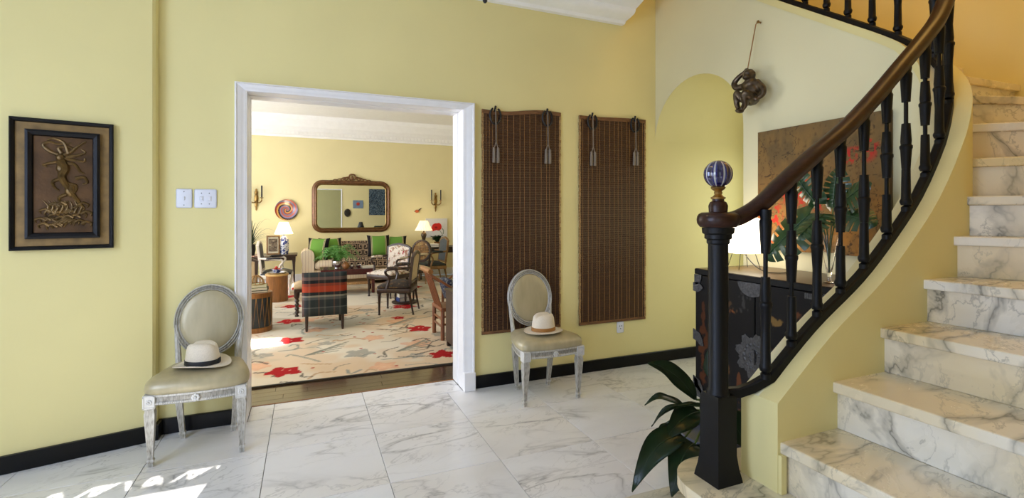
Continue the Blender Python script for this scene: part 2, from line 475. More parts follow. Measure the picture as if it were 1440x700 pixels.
# doorway casing with moulded architraves, plinth blocks and panelled linings
trim2 = holder('trim_2')
AP = [(0, 0), (0, .05), (.014, .055), (.022, .042), (.05, .034), (.06, .026), (.092, .02), (.098, 0)]  # (across from the outer edge, out from wall)
def architrave(name, pts):
    b = B(); rings = []
    for x, z, dx, dz in pts:
        rings.append([b.verts.new((x + dx * a, 3.741 - o, z + dz * a)) for a, o in AP])
    for p, q in zip(rings, rings[1:]):
        for i in range(len(AP)): b.faces.new((p[i], p[(i + 1) % len(AP)], q[(i + 1) % len(AP)], q[i]))
    b.faces.new(rings[0]); b.faces.new(rings[-1][::-1])
    return obj(name, b, M_white, trim2, True)
XL, XR, ZT = -.433, 1.172 + .062, 2.272
KL, KR, KT = .066 / .098, .086 / .098, .052 / .098
architrave('architrave', [(XL, .14, KL, 0), (XL, ZT, KL, -KT)])
architrave('architrave', [(XL, ZT, KL, -KT), (XR, ZT, -KR, -KT)])
architrave('architrave', [(XR, ZT, -KR, -KT), (XR, .14, -KR, 0)])
for x0, x1 in ((XL - .004, XL + .069), (XR - .089, XR + .004)):
    b = B(); box(b, x0, x1, 3.68, 3.741, 0.001, .145, .004); obj('plinth_block', b, M_white, trim2)
OXL, OXR, OZ = -.363, 1.147, 2.224
b = B(); box(b, OXL - .014, OXL, 3.725, 3.86, .001, OZ, .003); box(b, OXL - .014, OXL - .006, 3.86, 3.885, .001, OZ); box(b, OXL - .014, OXL, 3.885, 4.02, .001, OZ, .003); obj('jamb_lining', b, M_white, trim2)
b = B(); box(b, OXR, OXR + .014, 3.725, 3.86, .001, OZ, .003); box(b, OXR + .006, OXR + .014, 3.86, 3.885, .001, OZ); box(b, OXR, OXR + .014, 3.885, 4.02, .001, OZ, .003); obj('jamb_lining', b, M_white, trim2)
b = B(); box(b, OXL - .014, OXR + .014, 3.725, 3.86, OZ, OZ + .014, .003); box(b, OXL - .014, OXR + .014, 3.885, 4.02, OZ, OZ + .014, .003); obj('head_lining', b, M_white, trim2)
# black marble baseboards
b = B(); box(b, XR + .005, 4.19, 3.718, 3.74, .001, .1, .003); struct('baseboard_back', b, M_base)
b = B(); box(b, -.858, XL - .005, 3.716, 3.74, .001, .098, .003); struct('baseboard_recess', b, M_base)
b = B(); prism(b, [(-.838, 3.738), (-.838, 3.636), (-2.59, 3.202), (-2.59, 3.226), (-.858, 3.655), (-.858, 3.738)], .001, .098, .003, 1); struct('baseboard_left', b, M_base)

# ---------------------------------------------------------------- stair string: a low curved wall that becomes the wall under the upper flight
LS, RA = 1.20, .32              # straight run, radius of the centre line
LA = RA * PI / 2
HT = .082                       # half thickness
def spath(s, off=0.0):
    if s <= LS: return (1.60 + s, 1.367 + off)
    if s <= LS + LA:
        a = (s - LS) / RA; r = RA - off
        return (2.80 + r * math.sin(a), 1.687 - r * math.cos(a))
    return (3.12 - off, 1.687 + s - LS - LA)
CAPS = [(0, .70), (.30, .925), (.625, 1.125), (.91, 1.36), (1.05, 1.505), (1.19, 1.70), (1.31, 1.92), (1.50, 2.15), (1.703, 2.35), (2.0, 2.565), (2.44, 2.87), (3.8, 3.83)]
def pchip(s):
    xs = [c[0] for c in CAPS]; ys = [c[1] for c in CAPS]
    if s <= 0: return ys[0] + .76 * s
    for i in range(len(xs) - 1):
        if s <= xs[i + 1]:
            d = lambda k: (ys[min(k + 1, len(xs) - 1)] - ys[max(k - 1, 0)]) / (xs[min(k + 1, len(xs) - 1)] - xs[max(k - 1, 0)])
            h = xs[i + 1] - xs[i]; t = (s - xs[i]) / h
            return ((2 * t ** 3 - 3 * t * t + 1) * ys[i] + (t ** 3 - 2 * t * t + t) * h * d(i) + (-2 * t ** 3 + 3 * t * t) * ys[i + 1] + (t ** 3 - t * t) * h * d(i + 1))
    return ys[-1]
SEND = LS + LA + (3.739 - 1.687)
def sY(y): return LS + LA + (y - 1.687)
ARY0, ARC, ARR, ARZ = 2.731, 3.236, .505, 2.07
def arch_z(y):
    return ARZ + math.sqrt(max(0, ARR ** 2 - (y - ARC) ** 2)) * .99
ss = sorted(set([i * .06 for i in range(0, 20)] + [LS + LA * i / 18 for i in range(19)] + [sY(1.75 + .12 * i) for i in range(8)] + [sY(ARY0)] + [sY(ARC - ARR * math.cos(PI * i / 28)) for i in range(1, 28)] + [SEND]))
ss = [s for s in ss if s <= SEND + 1e-6]
b = B(); colL, colR = [], []
for s in ss:
    y = 1.687 + s - LS - LA
    z0 = arch_z(y) if s > sY(ARY0) + 1e-4 else 0
    zc = pchip(s)
    l = spath(s, HT); r = spath(s, -HT)
    colL.append((b.verts.new((*l, z0)), b.verts.new((*l, zc)))); colR.append((b.verts.new((*r, z0)), b.verts.new((*r, zc))))
for k in range(len(ss) - 1):
    jump = abs(ss[k] - sY(ARY0)) < 1e-5
    f = None
    A, Bq, C, D = colL[k], colL[k + 1], colR[k], colR[k + 1]
    if jump:  # jamb of the arch
        aL = b.verts.new((A[0].co.x, A[0].co.y, ARZ)); aR = b.verts.new((C[0].co.x, C[0].co.y, ARZ))
        b.faces.new((aL, Bq[0], Bq[1], A[1])); b.faces.new((aR, C[1], D[1], D[0])).material_index = 1
    else:
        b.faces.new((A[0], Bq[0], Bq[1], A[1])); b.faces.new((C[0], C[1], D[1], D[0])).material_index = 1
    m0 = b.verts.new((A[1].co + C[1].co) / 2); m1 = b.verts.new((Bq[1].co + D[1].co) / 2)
    b.faces.new((A[1], Bq[1], m1, m0)); b.faces.new((m0, m1, D[1], C[1])).material_index = 1  # lamplight put into the cap colour: cream outer half, yellow stair half
b.faces.new((colL[0][0], colL[0][1], colR[0][1], colR[0][0])).material_index = 1
b.faces.new((colL[-1][0], colL[-1][1], colR[-1][1], colR[-1][0]))
# niche vault and its side wall behind the arch
va = [(ARC - ARR * math.cos(PI * i / 28)) for i in range(29)]
pv = [(b.verts.new((3.039, y, arch_z(y))), b.verts.new((4.2, y, arch_z(y)))) for y in va]
for p, q in zip(pv, pv[1:]): b.faces.new((p[0], q[0], q[1], p[1])).material_index = 1
q0 = b.verts.new((3.039, ARY0, 0)); q1 = b.verts.new((4.2, ARY0, 0))
b.faces.new((q0, q1, pv[0][1], pv[0][0])).material_index = 1
bmesh.ops.remove_doubles(b, verts=b.verts, dist=1e-5)
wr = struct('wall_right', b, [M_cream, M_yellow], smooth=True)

# ---------------------------------------------------------------- staircase
stair = thing('staircase', 'white marble staircase with grey veins curving up behind the black balustrade', 'staircase', (0, 0, 0))
RH = .185
ST = {3: (1.614, 1.285, 0), 4: (1.905, 1.285, 0), 5: (2.20, 1.285, 1), 6: (2.50, 1.285, 4), 7: (2.73, 1.287, 26), 8: (2.845, 1.292, 31), 9: (2.955, 1.32, 36),
      10: (3.07, 1.39, 50), 11: (3.15, 1.52, 72), 12: (3.188, 1.66, 88), 13: (3.19, 1.92, 90), 14: (3.19, 2.18, 90), 15: (3.19, 2.44, 90), 16: (3.19, 2.70, 90)}
YB, XB = .125, 4.195
def nose(n, back=0.0, inset=0.03):
    x, y, d = ST[n]; a = math.radians(d); ux, uy = math.sin(a), -math.cos(a); nx, ny = math.cos(a), math.sin(a)   # outward, travel
    px, py = x + nx * back - ux * inset, y + ny * back - uy * inset
    t = min((XB - px) / ux if ux > 1e-6 else 1e9, (YB - py) / uy if uy < -1e-6 else 1e9)
    return (px, py), (px + ux * t, py + uy * t)
for n in range(3, 16):
    a0, a1 = nose(n); c0, c1 = nose(n + 1, .03)
    poly = [a0, a1]
    if a1[1] < YB + .01 and c1[0] > XB - .01 and a1[0] < XB - .01: poly.append((XB, YB))
    poly += [c1, c0]
    if 8 <= n <= 11: poly.append(((a0[0] + c0[0]) / 2 - .004, (a0[1] + c0[1]) / 2 + .004))
    b = B(); prism(b, poly, RH * n - .042, RH * n, .006, 2); obj('tread', b, M_step, stair)
    r0, r1 = nose(n, .026); q0, q1 = nose(n, .046)
    b = B(); prism(b, [r0, r1, q1, q0], RH * (n - 1) + .0005, RH * n - .0425); obj('riser', b, M_step, stair)
def bullnose(xn, yn, cx, cy, r, xb, inset):
    p = [(xn + inset, YB), (xb, YB), (xb, cy + r - inset)]
    a = [(cx + (r - inset) * math.cos(t), cy + (r - inset) * math.sin(t)) for t in [PI / 2 + PI / 2 * k / 12 for k in range(13)]]
    return p + a
def slab(xn, cx, cy, r, xb, n):
    b = B(); prism(b, bullnose(xn, 0, cx, cy, r, xb, 0), RH * n - .045, RH * n, .018, 4); obj('tread', b, M_step, stair, True)
    b = B(); prism(b, bullnose(xn, 0, cx, cy, r, xb, .035), RH * (n - 1) + .0005, RH * n - .0455); obj('riser', b, M_step, stair, True)
slab(1.325, 1.505, 1.435, .18, 1.80, 2)
slab(1.00, 1.30, 1.45, .30, 1.75, 1)
b = B(); box(b, 1.602, 1.628, 1.27, 1.2845, .371, .512); obj('string_corner', b, M_yellow, stair)

# ---------------------------------------------------------------- balustrade
bal = thing('balustrade', 'black balustrade with turned balusters and polished mahogany handrail along the marble stairs', 'balustrade', (0, 0, 0))
NX, NY = 1.478, 1.448
b = B()
def sq(z, w): return [(NX - w, NY - w, z), (NX + w, NY - w, z), (NX + w, NY + w, z), (NX - w, NY + w, z)]
rings = [[b.verts.new(p) for p in sq(z, w)] for z, w in ((.371, .062), (.385, .06), (.42, .053), (.47, .047), (.69, .046), (.702, .04))]
for p, q in zip(rings, rings[1:]):
    for i in range(4): b.faces.new((p[i], p[(i + 1) % 4], q[(i + 1) % 4], q[i]))
b.faces.new(rings[0][::-1]); b.faces.new(rings[-1])
lathe(b, [(.043, .70), (.043, .712), (.037, .72), (.037, 1.28), (.042, 1.285), (.042, 1.298), (.05, 1.303), (.05, 1.318), (.058, 1.324), (.06, 1.345)], 24, (NX, NY, 0))
newel = obj('newel_post', b, M_black, bal, True)
b = B(); lathe(b, [(.02, 1.405), (.034, 1.405), (.036, 1.43), (.03, 1.444), (.022, 1.448), (.022, 1.458)], 20, (NX, NY, 0)); obj('finial_cup', b, M_mahog, newel, True)
b = B(); lathe(b, [(.012, 1.456), (.026, 1.456), (.028, 1.462), (.02, 1.466), (.013, 1.474), (.016, 1.48), (.013, 1.486), (.024, 1.494), (.028, 1.5), (.024, 1.505), (.012, 1.508)], 20, (NX, NY, 0)); obj('finial_stem', b, M_brass, newel, True)
b = B()   # ribbed glass ball
R, nu, nv = .0535, 72, 20
rg = []
for j in range(nv + 1):
    ph = -PI / 2 + PI * j / nv
    rg.append([(lambda a: b.verts.new(((R - .0018 * (1 - math.cos(18 * a)) * math.cos(ph)) * math.cos(ph) * math.cos(a), (R - .0018 * (1 - math.cos(18 * a)) * math.cos(ph)) * math.cos(ph) * math.sin(a), R * math.sin(ph))))(2 * PI * i / nu) for i in range(nu)])
for p, q in zip(rg, rg[1:]):
    for i in range(nu): b.faces.new((p[i], p[(i + 1) % nu], q[(i + 1) % nu], q[i]))
bmesh.ops.remove_doubles(b, verts=b.verts, dist=1e-5)
obj('finial_ball', b, M_blue, newel, True, loc=(NX, NY, 1.553), label='ribbed cobalt blue glass ball')
# handrail
RAILC = lambda s: pchip(s) + .675
rp = [(NX - .01, NY, 1.376), (NX + .05, NY - .006, 1.377), (NX + .10, NY - .02, 1.392), (1.645, 1.40, 1.437), (1.73, 1.376, 1.515)]
rp += [(*spath(s, .003), z) for s, z in ((.30, 1.632), (.515, 1.768), (.70, 1.91), (.856, 2.042), (1.071, 2.225), (1.20, 2.355), (1.33, 2.53), (1.47, 2.72), (1.60, 2.90), (1.72, 3.03))]
rp += [(*spath(s, .003), pchip(s) + .66) for s in (1.9, 2.2, 2.6, 3.0)]
HP = [(.0, -.03), (.022, -.03), (.026, -.018), (.036, -.008), (.038, .004), (.033, .016), (.02, .026), (0, .029), (-.02, .026), (-.033, .016), (-.038, .004), (-.036, -.008), (-.026, -.018), (-.022, -.03)]
b = B(); sweep(b, smooth_path(rp, 6), HP)
lathe(b, [(.03, 1.345), (.066, 1.347), (.071, 1.353), (.077, 1.362), (.079, 1.375), (.077, 1.388), (.072, 1.397), (.06, 1.404), (.0, 1.406)], 28, (NX, NY, 0))
obj('handrail', b, M_mahog, bal, True)
def railz(s):
    P = smooth_path(rp, 6)
    x, y = spath(s, .003)
    return min(P, key=lambda p: (p.x - x) ** 2 + (p.y - y) ** 2).z
# lip along the upper string, under the bottom rail
lip = [(*spath(s, HT + .004), pchip(s) - .022) for s in [1.45 + .05 * i for i in range(12)] + [2.05 + .15 * i for i in range(11)]]
b = B(); sweep(b, lip, [(-.006, -.02), (.006, -.014), (.009, .012), (.006, .024), (-.006, .024)]); obj('string_lip', b, M_yellow, stair, True)
# bottom rail
bp = [(NX + .03, NY - .005, .70), (1.56, 1.425, .702), (1.60, 1.40, .722)] + [(*spath(s, .003), pchip(s) + .018) for s in [.06 + .06 * i for i in range(17)] + [1.1 + .05 * i for i in range(14)] + [1.9 + .15 * i for i in range(9)]]
b = B(); sweep(b, bp, [(-.019, -.016), (.019, -.016), (.019, .014), (.012, .02), (-.012, .02), (-.019, .014)]); obj('bottom_rail', b, M_black, bal, True)
# balusters
def baluster(H, flip):
    m = .5 + (.05 if flip else -.05)
    S = lambda z0, z1, r0, r1: [(.0085, z0), (r0 * .8, z0), (r0, z0 + .012), (r0, z0 + .02), (r0 * .8, z0 + .03), (r1, z1 - .01), (r1 * .95, z1), (.0085, z1)]
    pr = [(.019, 0), (.019, .02)]
    pr += S(.03, .20, .024, .017)
    zc = m * H
    pr += [(.0085, zc - .105), (.017, zc - .105), (.022, zc - .02), (.025, zc - .012), (.025, zc - .002), (.02, zc + .004), (.0215, zc + .02), (.017, zc + .10), (.0085, zc + .10)]
    pr += [(.0085, H - .17), (.017, H - .17), (.023, H - .06), (.024, H - .045), (.019, H - .035), (.022, H - .02), (.022, H)]
    b = B(); lathe(b, pr, 10); return b
SB = [.04 + .0, .183, .333, .478, .632, .789, .93, 1.077, 1.19, 1.30, 1.42, 1.54] + [sY(y) for y in (1.729, 1.867, 2.009, 2.145, 2.293, 2.426, 2.56, 2.7)]
for k, s in enumerate(SB):
    x, y = spath(s, .003); z = pchip(s) + .03; H = railz(s) - .022 - z
    o = obj('baluster', baluster(H, k % 2), M_black, bal, True, loc=(x, y, z))
# ---------------------------------------------------------------- openings behind the camera
door = holder('door_1')
b = B(); box(b, -2.28, -2.25, -2.08, -2.02, .001, 2.285); box(b, -1.44, -1.41, -2.08, -2.02, .001, 2.285); box(b, -1.865, -1.825, -2.08, -2.02, .001, 2.2); box(b, -2.25, -1.44, -2.08, -2.02, 2.195, 2.208); box(b, -2.25, -1.44, -2.08, -2.02, .001, .12)
box(b, -2.25, -1.44, -2.08, -2.04, 1.0, 1.02)
obj('iron_frame', b, M_dark, door)
curves = []
for k in range(2):
    x0 = -2.23 + .41 * k
    for m in range(2):
        cx = x0 + .08 + .19 * m; up = 1 if m else -1
        for i in range(60):
            t = i / 59; a = t * 2.6 * PI; r = .032 * (1 - .72 * t)
            curves.append((cx + r * math.cos(a), 2.243 + up * r * math.sin(a) * .9))
        for i in range(20): t = i / 19; curves.append((cx + .032 + .13 * t, 2.243 + up * (.03 * math.sin(PI * t * 1.4)) - .01 * t))
CA = np.array(curves)
b = B(); nxg, nzg = 202, 20; dx, dz = .81 / nxg, .077 / nzg
vv = {}
def gv(i, j):
    if (i, j) not in vv: vv[i, j] = b.verts.new((-2.25 + i * dx, -2.05, 2.208 + j * dz))
    return vv[i, j]
for i in range(nxg):
    xc = -2.25 + (i + .5) * dx
    near = CA[np.abs(CA[:, 0] - xc) < .02]
    for j in range(nzg):
        zc = 2.208 + (j + .5) * dz
        if len(near) and np.min((near[:, 0] - xc) ** 2 + (near[:, 1] - zc) ** 2) < .0095 ** 2: continue
        b.faces.new((gv(i, j), gv(i + 1, j), gv(i + 1, j + 1), gv(i, j + 1)))
r = bmesh.ops.extrude_face_region(b, geom=b.faces[:])
for v in r['geom']:
    if isinstance(v, bmesh.types.BMVert): v.co.y += .006
obj('scroll_transom', b, M_dark, door)
w4 = holder('window_4'); b = B()
for q in ((2.92, 2.98, .55, 1.95), (3.46, 3.52, .55, 1.95), (2.98, 3.46, .55, .61), (2.98, 3.46, 1.89, 1.95)): box(b, 4.18, 4.199, *q)
obj('sash', b, M_white, w4)
win = holder('window_1')
b = B()
for y0, y1, z0, z1 in ((-.05, .01, .55, 2.6), (1.99, 2.05, .55, 2.6), (.01, 1.99, .55, .61), (.01, 1.99, 2.54, 2.6), (.98, 1.02, .61, 2.54), (.01, 1.99, 1.9, 1.93)): box(b, -2.74, -2.69, y0, y1, z0, z1)
obj('sash', b, M_white, win)
b = B(); box(b, -2.72, -2.715, .01, 1.99, .61, 2.54); obj('pane', b, M_glass, win)

# ---------------------------------------------------------------- framed relief on the left wall
ANG = math.atan(.2477)
pic = thing('framed_relief', 'framed dark copper relief panel of a mermaid over leaves, hanging on the angled left wall', 'wall art', (-1.474, 3.494, 1.198), ANG)
W, H = .437, .725
def ring_frame(x0, x1, z0, z1, w, prof, m, name, parent, mi=None):
    """a mitred frame in the XZ plane; prof = (inset from outer edge, out toward the viewer)"""
    b = B(); c = [(x0, z0, 1, 1), (x1, z0, -1, 1), (x1, z1, -1, -1), (x0, z1, 1, -1)]
    rings = [[b.verts.new((x + sx * a, -o, z + sz * a)) for a, o in prof] for x, z, sx, sz in c]
    for k in range(4):
        p, q = rings[k], rings[(k + 1) % 4]
        for i in range(len(prof)): b.faces.new((p[i], p[(i + 1) % len(prof)], q[(i + 1) % len(prof)], q[i]))
    return obj(name, b, m, parent)
ring_frame(0, W, 0, H, .02, [(0, 0), (0, .028), (.006, .032), (.018, .024), (.022, .012), (.022, 0)], M_black, 'outer_frame', pic)
b = B(); box(b, .02, W - .02, -.012, -.002, .02, H - .02); obj('mat_board', b, M_gold, pic)
ring_frame(.062, W - .062, .062, H - .062, .035, [(0, .011), (0, .034), (.012, .038), (.028, .03), (.034, .014), (.034, .011)], M_black, 'inner_frame', pic)
b = B(); box(b, .094, W - .094, -.016, -.0125, .094, H - .094); pl = obj('relief_panel', b, M_relief_bg, pic)
b = B(); cx = W / 2; yb = -.019
def rt(pts, r0, r1, n=8, flat=.7):
    P = smooth_path([(cx + x, yb, z) for x, z in pts], 5)
    tube(b, P, 1, 7, up=(0, 1, 0), taper=lambda t: r0 + (r1 - r0) * t)
rt([(-.012, .50), (.004, .455), (-.008, .41), (.012, .36), (.035, .315), (.06, .275), (.085, .235)], .026, .006)
blob(b, (cx - .014, yb - .004, .515), (.02, .016, .022)); blob(b, (cx - .004, yb - .003, .455), (.03, .013, .03)); blob(b, (cx + .028, yb, .335), (.026, .014, .04))
for s in ([(-.01, .49), (-.05, .485), (-.085, .47), (-.07, .462)], [(.005, .485), (.045, .48), (.07, .44), (.09, .43)], [(-.02, .53), (-.06, .55), (-.085, .58), (-.06, .60), (-.02, .59), (.03, .60)],
          [(0, .53), (.03, .55), (.06, .585), (.095, .615)], [(.01, .52), (.05, .53), (.09, .55), (.075, .57)], [(.0, .51), (.04, .505), (.085, .50), (.09, .52)], [(-.01, .54), (-.02, .57), (.02, .58), (.05, .56)],
          [(.015, .37), (.05, .36), (.05, .33), (.03, .31)], [(-.01, .40), (-.045, .38), (-.04, .35), (-.02, .33)], [(.01, .31), (-.02, .29), (-.01, .26), (.02, .27)], [(.05, .40), (.085, .41), (.1, .38), (.08, .37)],
          [(.02, .54), (.0, .60), (-.04, .62), (-.07, .61)]): rt(s, .011, .004)
rl = random.Random(4)
for k in range(40):
    x = rl.uniform(-.075, .075); z = rl.uniform(.125, .255); d = rl.choice((-1, 1))
    rt([(x, z), (x + .022 * d, z + .014), (x + .045 * d, z + .004), (x + .04 * d, z - .014)], .009, .003)
for k in range(8): rt([(-.075 + .02 * k, .205), (-.07 + .02 * k + .006, .24), (-.085 + .022 * k, .275)], .008, .002)
obj('mermaid_relief', b, M_relief, pl, True)

# ---------------------------------------------------------------- switches and outlet
def wallplate(name, label, cat, x, z, w, h, group=None):
    t = thing(name, label, cat, (x, 3.74, z), 0, group)
    b = B(); box(b, -w / 2, w / 2, -.011, -.0005, -h / 2, h / 2, .009, 3); obj('plate', b, M_switch, t, True)
    return t
def screws(t, pts):
    for x, z in pts:
        b = B(); lathe(b, [(.0035, 0), (.0035, .0012)], 8, mat=Matrix.Translation((x, -.0105, z)) @ Matrix.Rotation(PI / 2, 4, 'X')); obj('screw', b, simple_grey, t)
simple_grey = simple('grey_screw_metal', (90, 92, 100), .4, .6)
t = wallplate('light_switch', 'rounded white plate with one small toggle, left of the two by the doorway', 'switch', -.7225, 1.497, .088, .122)
b = B(); box(b, -.004, .006, -.02, -.01, -.012, .012, .003); obj('toggle', b, M_switch, t); screws(t, [(0, .043), (0, -.043)])
t = wallplate('light_switch', 'squarer white plate with two rocker switches, nearer the white door casing', 'switch', -.604, 1.497, .125, .122)
for x in (-.022, .022):
    b = B(); box(b, x - .0125, x + .0125, -.0135, -.01, -.018, .018, .001); box(b, x - .010, x + .010, -.018, -.012, -.015, .015, .004); obj('rocker', b, M_switch, t)
screws(t, [(-.022, .035), (.022, .035), (-.022, -.035), (.022, -.035)])
t = wallplate('wall_outlet', 'small cream wall outlet low on the yellow wall under the second bamboo blind', 'outlet', 2.638, .366, .07, .10)
b = B()
for x, z in ((-.01, .012), (.01, .012), (0, -.012)): lathe(b, [(.005, 0), (.005, .002)], 8, mat=Matrix.Translation((x, -.0105, z)) @ Matrix.Rotation(PI / 2, 4, 'X'))
obj('socket_hole', b, simple_grey, t)

# ---------------------------------------------------------------- bamboo blinds
def blind(label, x0, x1, z0, z1a, z1b, hooks, sag):
    t = thing('bamboo_blind', label, 'blind', ((x0 + x1) / 2, 3.738, z0), 0, None)
    w = x1 - x0; hw = w / 2; r = random.Random(int(x0 * 100))
    def top(x): return (z1a + (z1b - z1a) * (x + hw) / w) - z0 - .006
    b = B(); nsl = 172; Hm = top(0)
    for k in range(nsl):
        z = .02 + (Hm - .04) * k / nsl; dz = (Hm - .04) / nsl; y = r.uniform(-.0008, .0008); e = r.uniform(-.002, .002)
        tl = (top(-hw) - Hm) * (k / nsl); tr = (top(hw) - Hm) * (k / nsl)
        p = [b.verts.new((-hw + .012 + e, -.013 + y, z + tl)), b.verts.new((hw - .012 + e, -.013 + y, z + tr)), b.verts.new((hw - .012 + e, -.013 + y, z + tr + dz * .86)), b.verts.new((-hw + .012 + e, -.013 + y, z + tl + dz * .86))]
        q = [b.verts.new((v.co.x, -.004, v.co.z)) for v in p]
        b.faces.new(p); b.faces.new(q)
        for i in range(4): b.faces.new((p[i], p[(i + 1) % 4], q[(i + 1) % 4], q[i]))
    obj('slats', b, M_slat, t, kind='stuff')
    b = B(); x = -hw + .035
    while x < hw - .03:
        box(b, x - .0014, x + .0014, -.015, -.0125, .018, top(x) - .02); x += r.choice((.028, .04, .05, .05, .056)) * 1.0
    obj('warp_threads', b, M_thread, t, kind='stuff')
    for sgn in (-1, 1):
        b = B(); n = 64
        for k in range(n):
            z = top(sgn * hw) * k / n; j = r.uniform(-.003, .003); box(b, sgn * (hw - .007) - .0075 + j, sgn * (hw - .007) + .0075 + j, -.017, -.003, z, z + top(sgn * hw) / n * .93)
        obj('side_binding', b, M_edge, t)
    b = B(); n = 20
    P = [(-hw + w * k / n, -.010, top(-hw + w * k / n) - .014 - (sag * .012 * math.sin(PI * k / n * 2))) for k in range(n + 1)]
    sweep(b, P, [(-.007, -.016), (.008, -.016), (.008, .016), (-.007, .016)]); obj('top_band', b, simple_band, t)
    b = B(); box(b, -hw, hw, -.018, -.003, 0, .024, .002); obj('bottom_band', b, simple_band, t)
    for hx, zt in hooks:
        x = hx - (x0 + x1) / 2; z = top(x)
        b = B(); tube(b, [(x + .046 * math.cos(a), -.026, z - .05 + .066 * math.sin(a)) for a in [PI * .66 + 2 * PI * .84 * k / 16 for k in range(17)]], .0085, 7, up=(0, 1, 0)); tube(b, [(x - .005, -.02, z - .02), (x + .003, -.024, z + .03)], .009, 6, up=(0, 1, 0)); obj('iron_hook', b, M_dark, t, True)
        zz = zt - z0
        b = B(); tube(b, [(x, -.034, z + .0), (x + .004, -.034, zz + .17)], .0048, 6, up=(0, 1, 0))
        tube(b, [(x + .004, -.034, zz + .17), (x - .014, -.034, zz + .115)], .004, 6, up=(0, 1, 0)); tube(b, [(x + .004, -.034, zz + .17), (x + .018, -.034, zz + .115)], .004, 6, up=(0, 1, 0)); obj('tie_cord', b, M_tassel, t, True)
        for dx in (-.016, .020):
            b = B(); pr = [(.005, .125), (.009, .12), (.012, .11), (.012, .10), (.0105, .096), (.0125, .085), (.0135, .0)]
            lathe(b, pr, 12, (x + dx, -.034, zz)); obj('tassel', b, M_tassel, t, True)
    return t
simple_band = simple('tan_blind_band', (112, 76, 46), .6, var=.35, nscale=18, stretch=(1, 1, 6))
blind('long dark bamboo blind with two tassels, nearer the doorway and behind the chair', 1.304, 2.018, .425, 2.243, 2.268, ((1.415, 1.81), (1.885, 1.82)), 1)
blind('long dark bamboo blind with two tassels, nearer the arch and above the outlet', 2.203, 2.911, .42, 2.262, 2.272, ((2.33, 1.82), (2.786, 1.84)), .3)

# ---------------------------------------------------------------- oval-back chairs
def outline(sc=1.0, n=48, grow=0.0):
    P = []
    key = [(-.235, -.185), (-.19, -.213), (-.1, -.226), (0, -.232), (.1, -.226), (.19, -.213), (.235, -.185), (.248, -.12), (.232, -.02), (.205, .09), (.18, .17), (.12, .195), (0, .202), (-.12, .195), (-.18, .17), (-.205, .09), (-.232, -.02), (-.248, -.12)]
    Q = [Vector((x, y, 0)) for x, y in key]; m = len(Q)
    for i in range(m):
        a, b_, c, d = Q[i - 1], Q[i], Q[(i + 1) % m], Q[(i + 2) % m]
        for k in range(3):
            t = k / 3; p = .5 * ((2 * b_) + (c - a) * t + (2 * a - 5 * b_ + 4 * c - d) * t * t + (-a + 3 * b_ - 3 * c + d) * t ** 3); P.append((p.x * sc, p.y * sc))
    return P
def loft(bm, layers, close_top=True):
    rings = [[bm.verts.new((x, y, z)) for x, y in P] for P, z in layers]
    n = len(rings[0])
    for p, q in zip(rings, rings[1:]):
        for i in range(n): bm.faces.new((p[i], p[(i + 1) % n], q[(i + 1) % n], q[i]))
    bm.faces.new(rings[0][::-1])
    if close_top: bm.faces.new(rings[-1])
    return rings
def sq_leg(bm, top, bot, z1, z0, wt, wb, flute=True):
    """tapered fluted leg with a small foot"""
    lv = [(z1, wt), (z1 - .012, wt * .82), (z1 - .03, wt), (z0 + .045, wb), (z0 + .04, wb * 1.35), (z0 + .03, wb * 1.35), (z0 + .026, wb), (z0 + .006, wb * 1.15), (z0, wb * .9)]
    rings = []
    for z, w in lv:
        t = (z1 - z) / (z1 - z0); cx = top[0] + (bot[0] - top[0]) * t; cy = top[1] + (bot[1] - top[1]) * t; h = w / 2
        pts = []
        deep = .24 if (.1 < t < .84 and flute) else .0
        for sx, sy, ax in ((-1, -1, 0), (1, -1, 1), (1, 1, 0), (-1, 1, 1)):
            # corner then the two flute points of the side that follows
            nx_, ny_ = {(-1, -1): (1, -1), (1, -1): (1, 1), (1, 1): (-1, 1), (-1, 1): (-1, -1)}[(sx, sy)]
            for f, dd in ((0, 0), (.28, 0), (.36, 1), (.64, 1), (.72, 0)):
                x = sx + (nx_ - sx) * f; y = sy + (ny_ - sy) * f
                if dd:
                    if sx == nx_: x *= 1 - 2 * deep
                    else: y *= 1 - 2 * deep
                pts.append((cx + x * h, cy + y * h, z))
        rings.append([bm.verts.new(p) for p in pts])
    n = len(rings[0])
    for p, q in zip(rings, rings[1:]):
        for i in range(n): bm.faces.new((p[i], p[(i + 1) % n], q[(i + 1) % n], q[i]))
    bm.faces.new(rings[0]); bm.faces.new(rings[-1][::-1])
def rosette(bm, cx, y, cz, r):
    for k in range(8):
        a = 2 * PI * k / 8; blob(bm, (cx + r * .55 * math.cos(a), y, cz + r * .55 * math.sin(a)), (r * .36, r * .3, r * .36), 1)
    blob(bm, (cx, y - .001, cz), (r * .34, r * .4, r * .34), 1)
GA = 'pair of oval-back chairs holding hats'
ch = thing('oval_back_chair', 'distressed silver oval-back chair left of the doorway, holding the hat with the black band', 'chair', (-.568, 3.45, 0), 0, GA)
b = B(); O = outline()
sc = lambda k: [(x * k, y * k) for x, y in O]
loft(b, [(sc(.97), .345), (sc(1.0), .352), (sc(1.0), .362), (sc(.985), .366), (sc(.985), .388), (sc(1.01), .392), (sc(1.01), .402), (sc(.98), .406)]); rosette(b, 0, -.236, .372, .026)
for k in range(14):
    for s_ in (-1, 1):
        x = s_ * (.05 + .011 * k); blob(b, (x, -.2335 + (x / .235) ** 2 * .026, .3565), (.0045, .004, .0045), 1)
obj('seat_frame', b, M_dist, ch, True)
b = B(); loft(b, [(sc(.985), .400), (sc(1.03), .410), (sc(1.045), .432), (sc(1.02), .456), (sc(.94), .474), (sc(.76), .487), (sc(.45), .494), (sc(.15), .496)]); obj('seat', b, M_silver, ch, True)
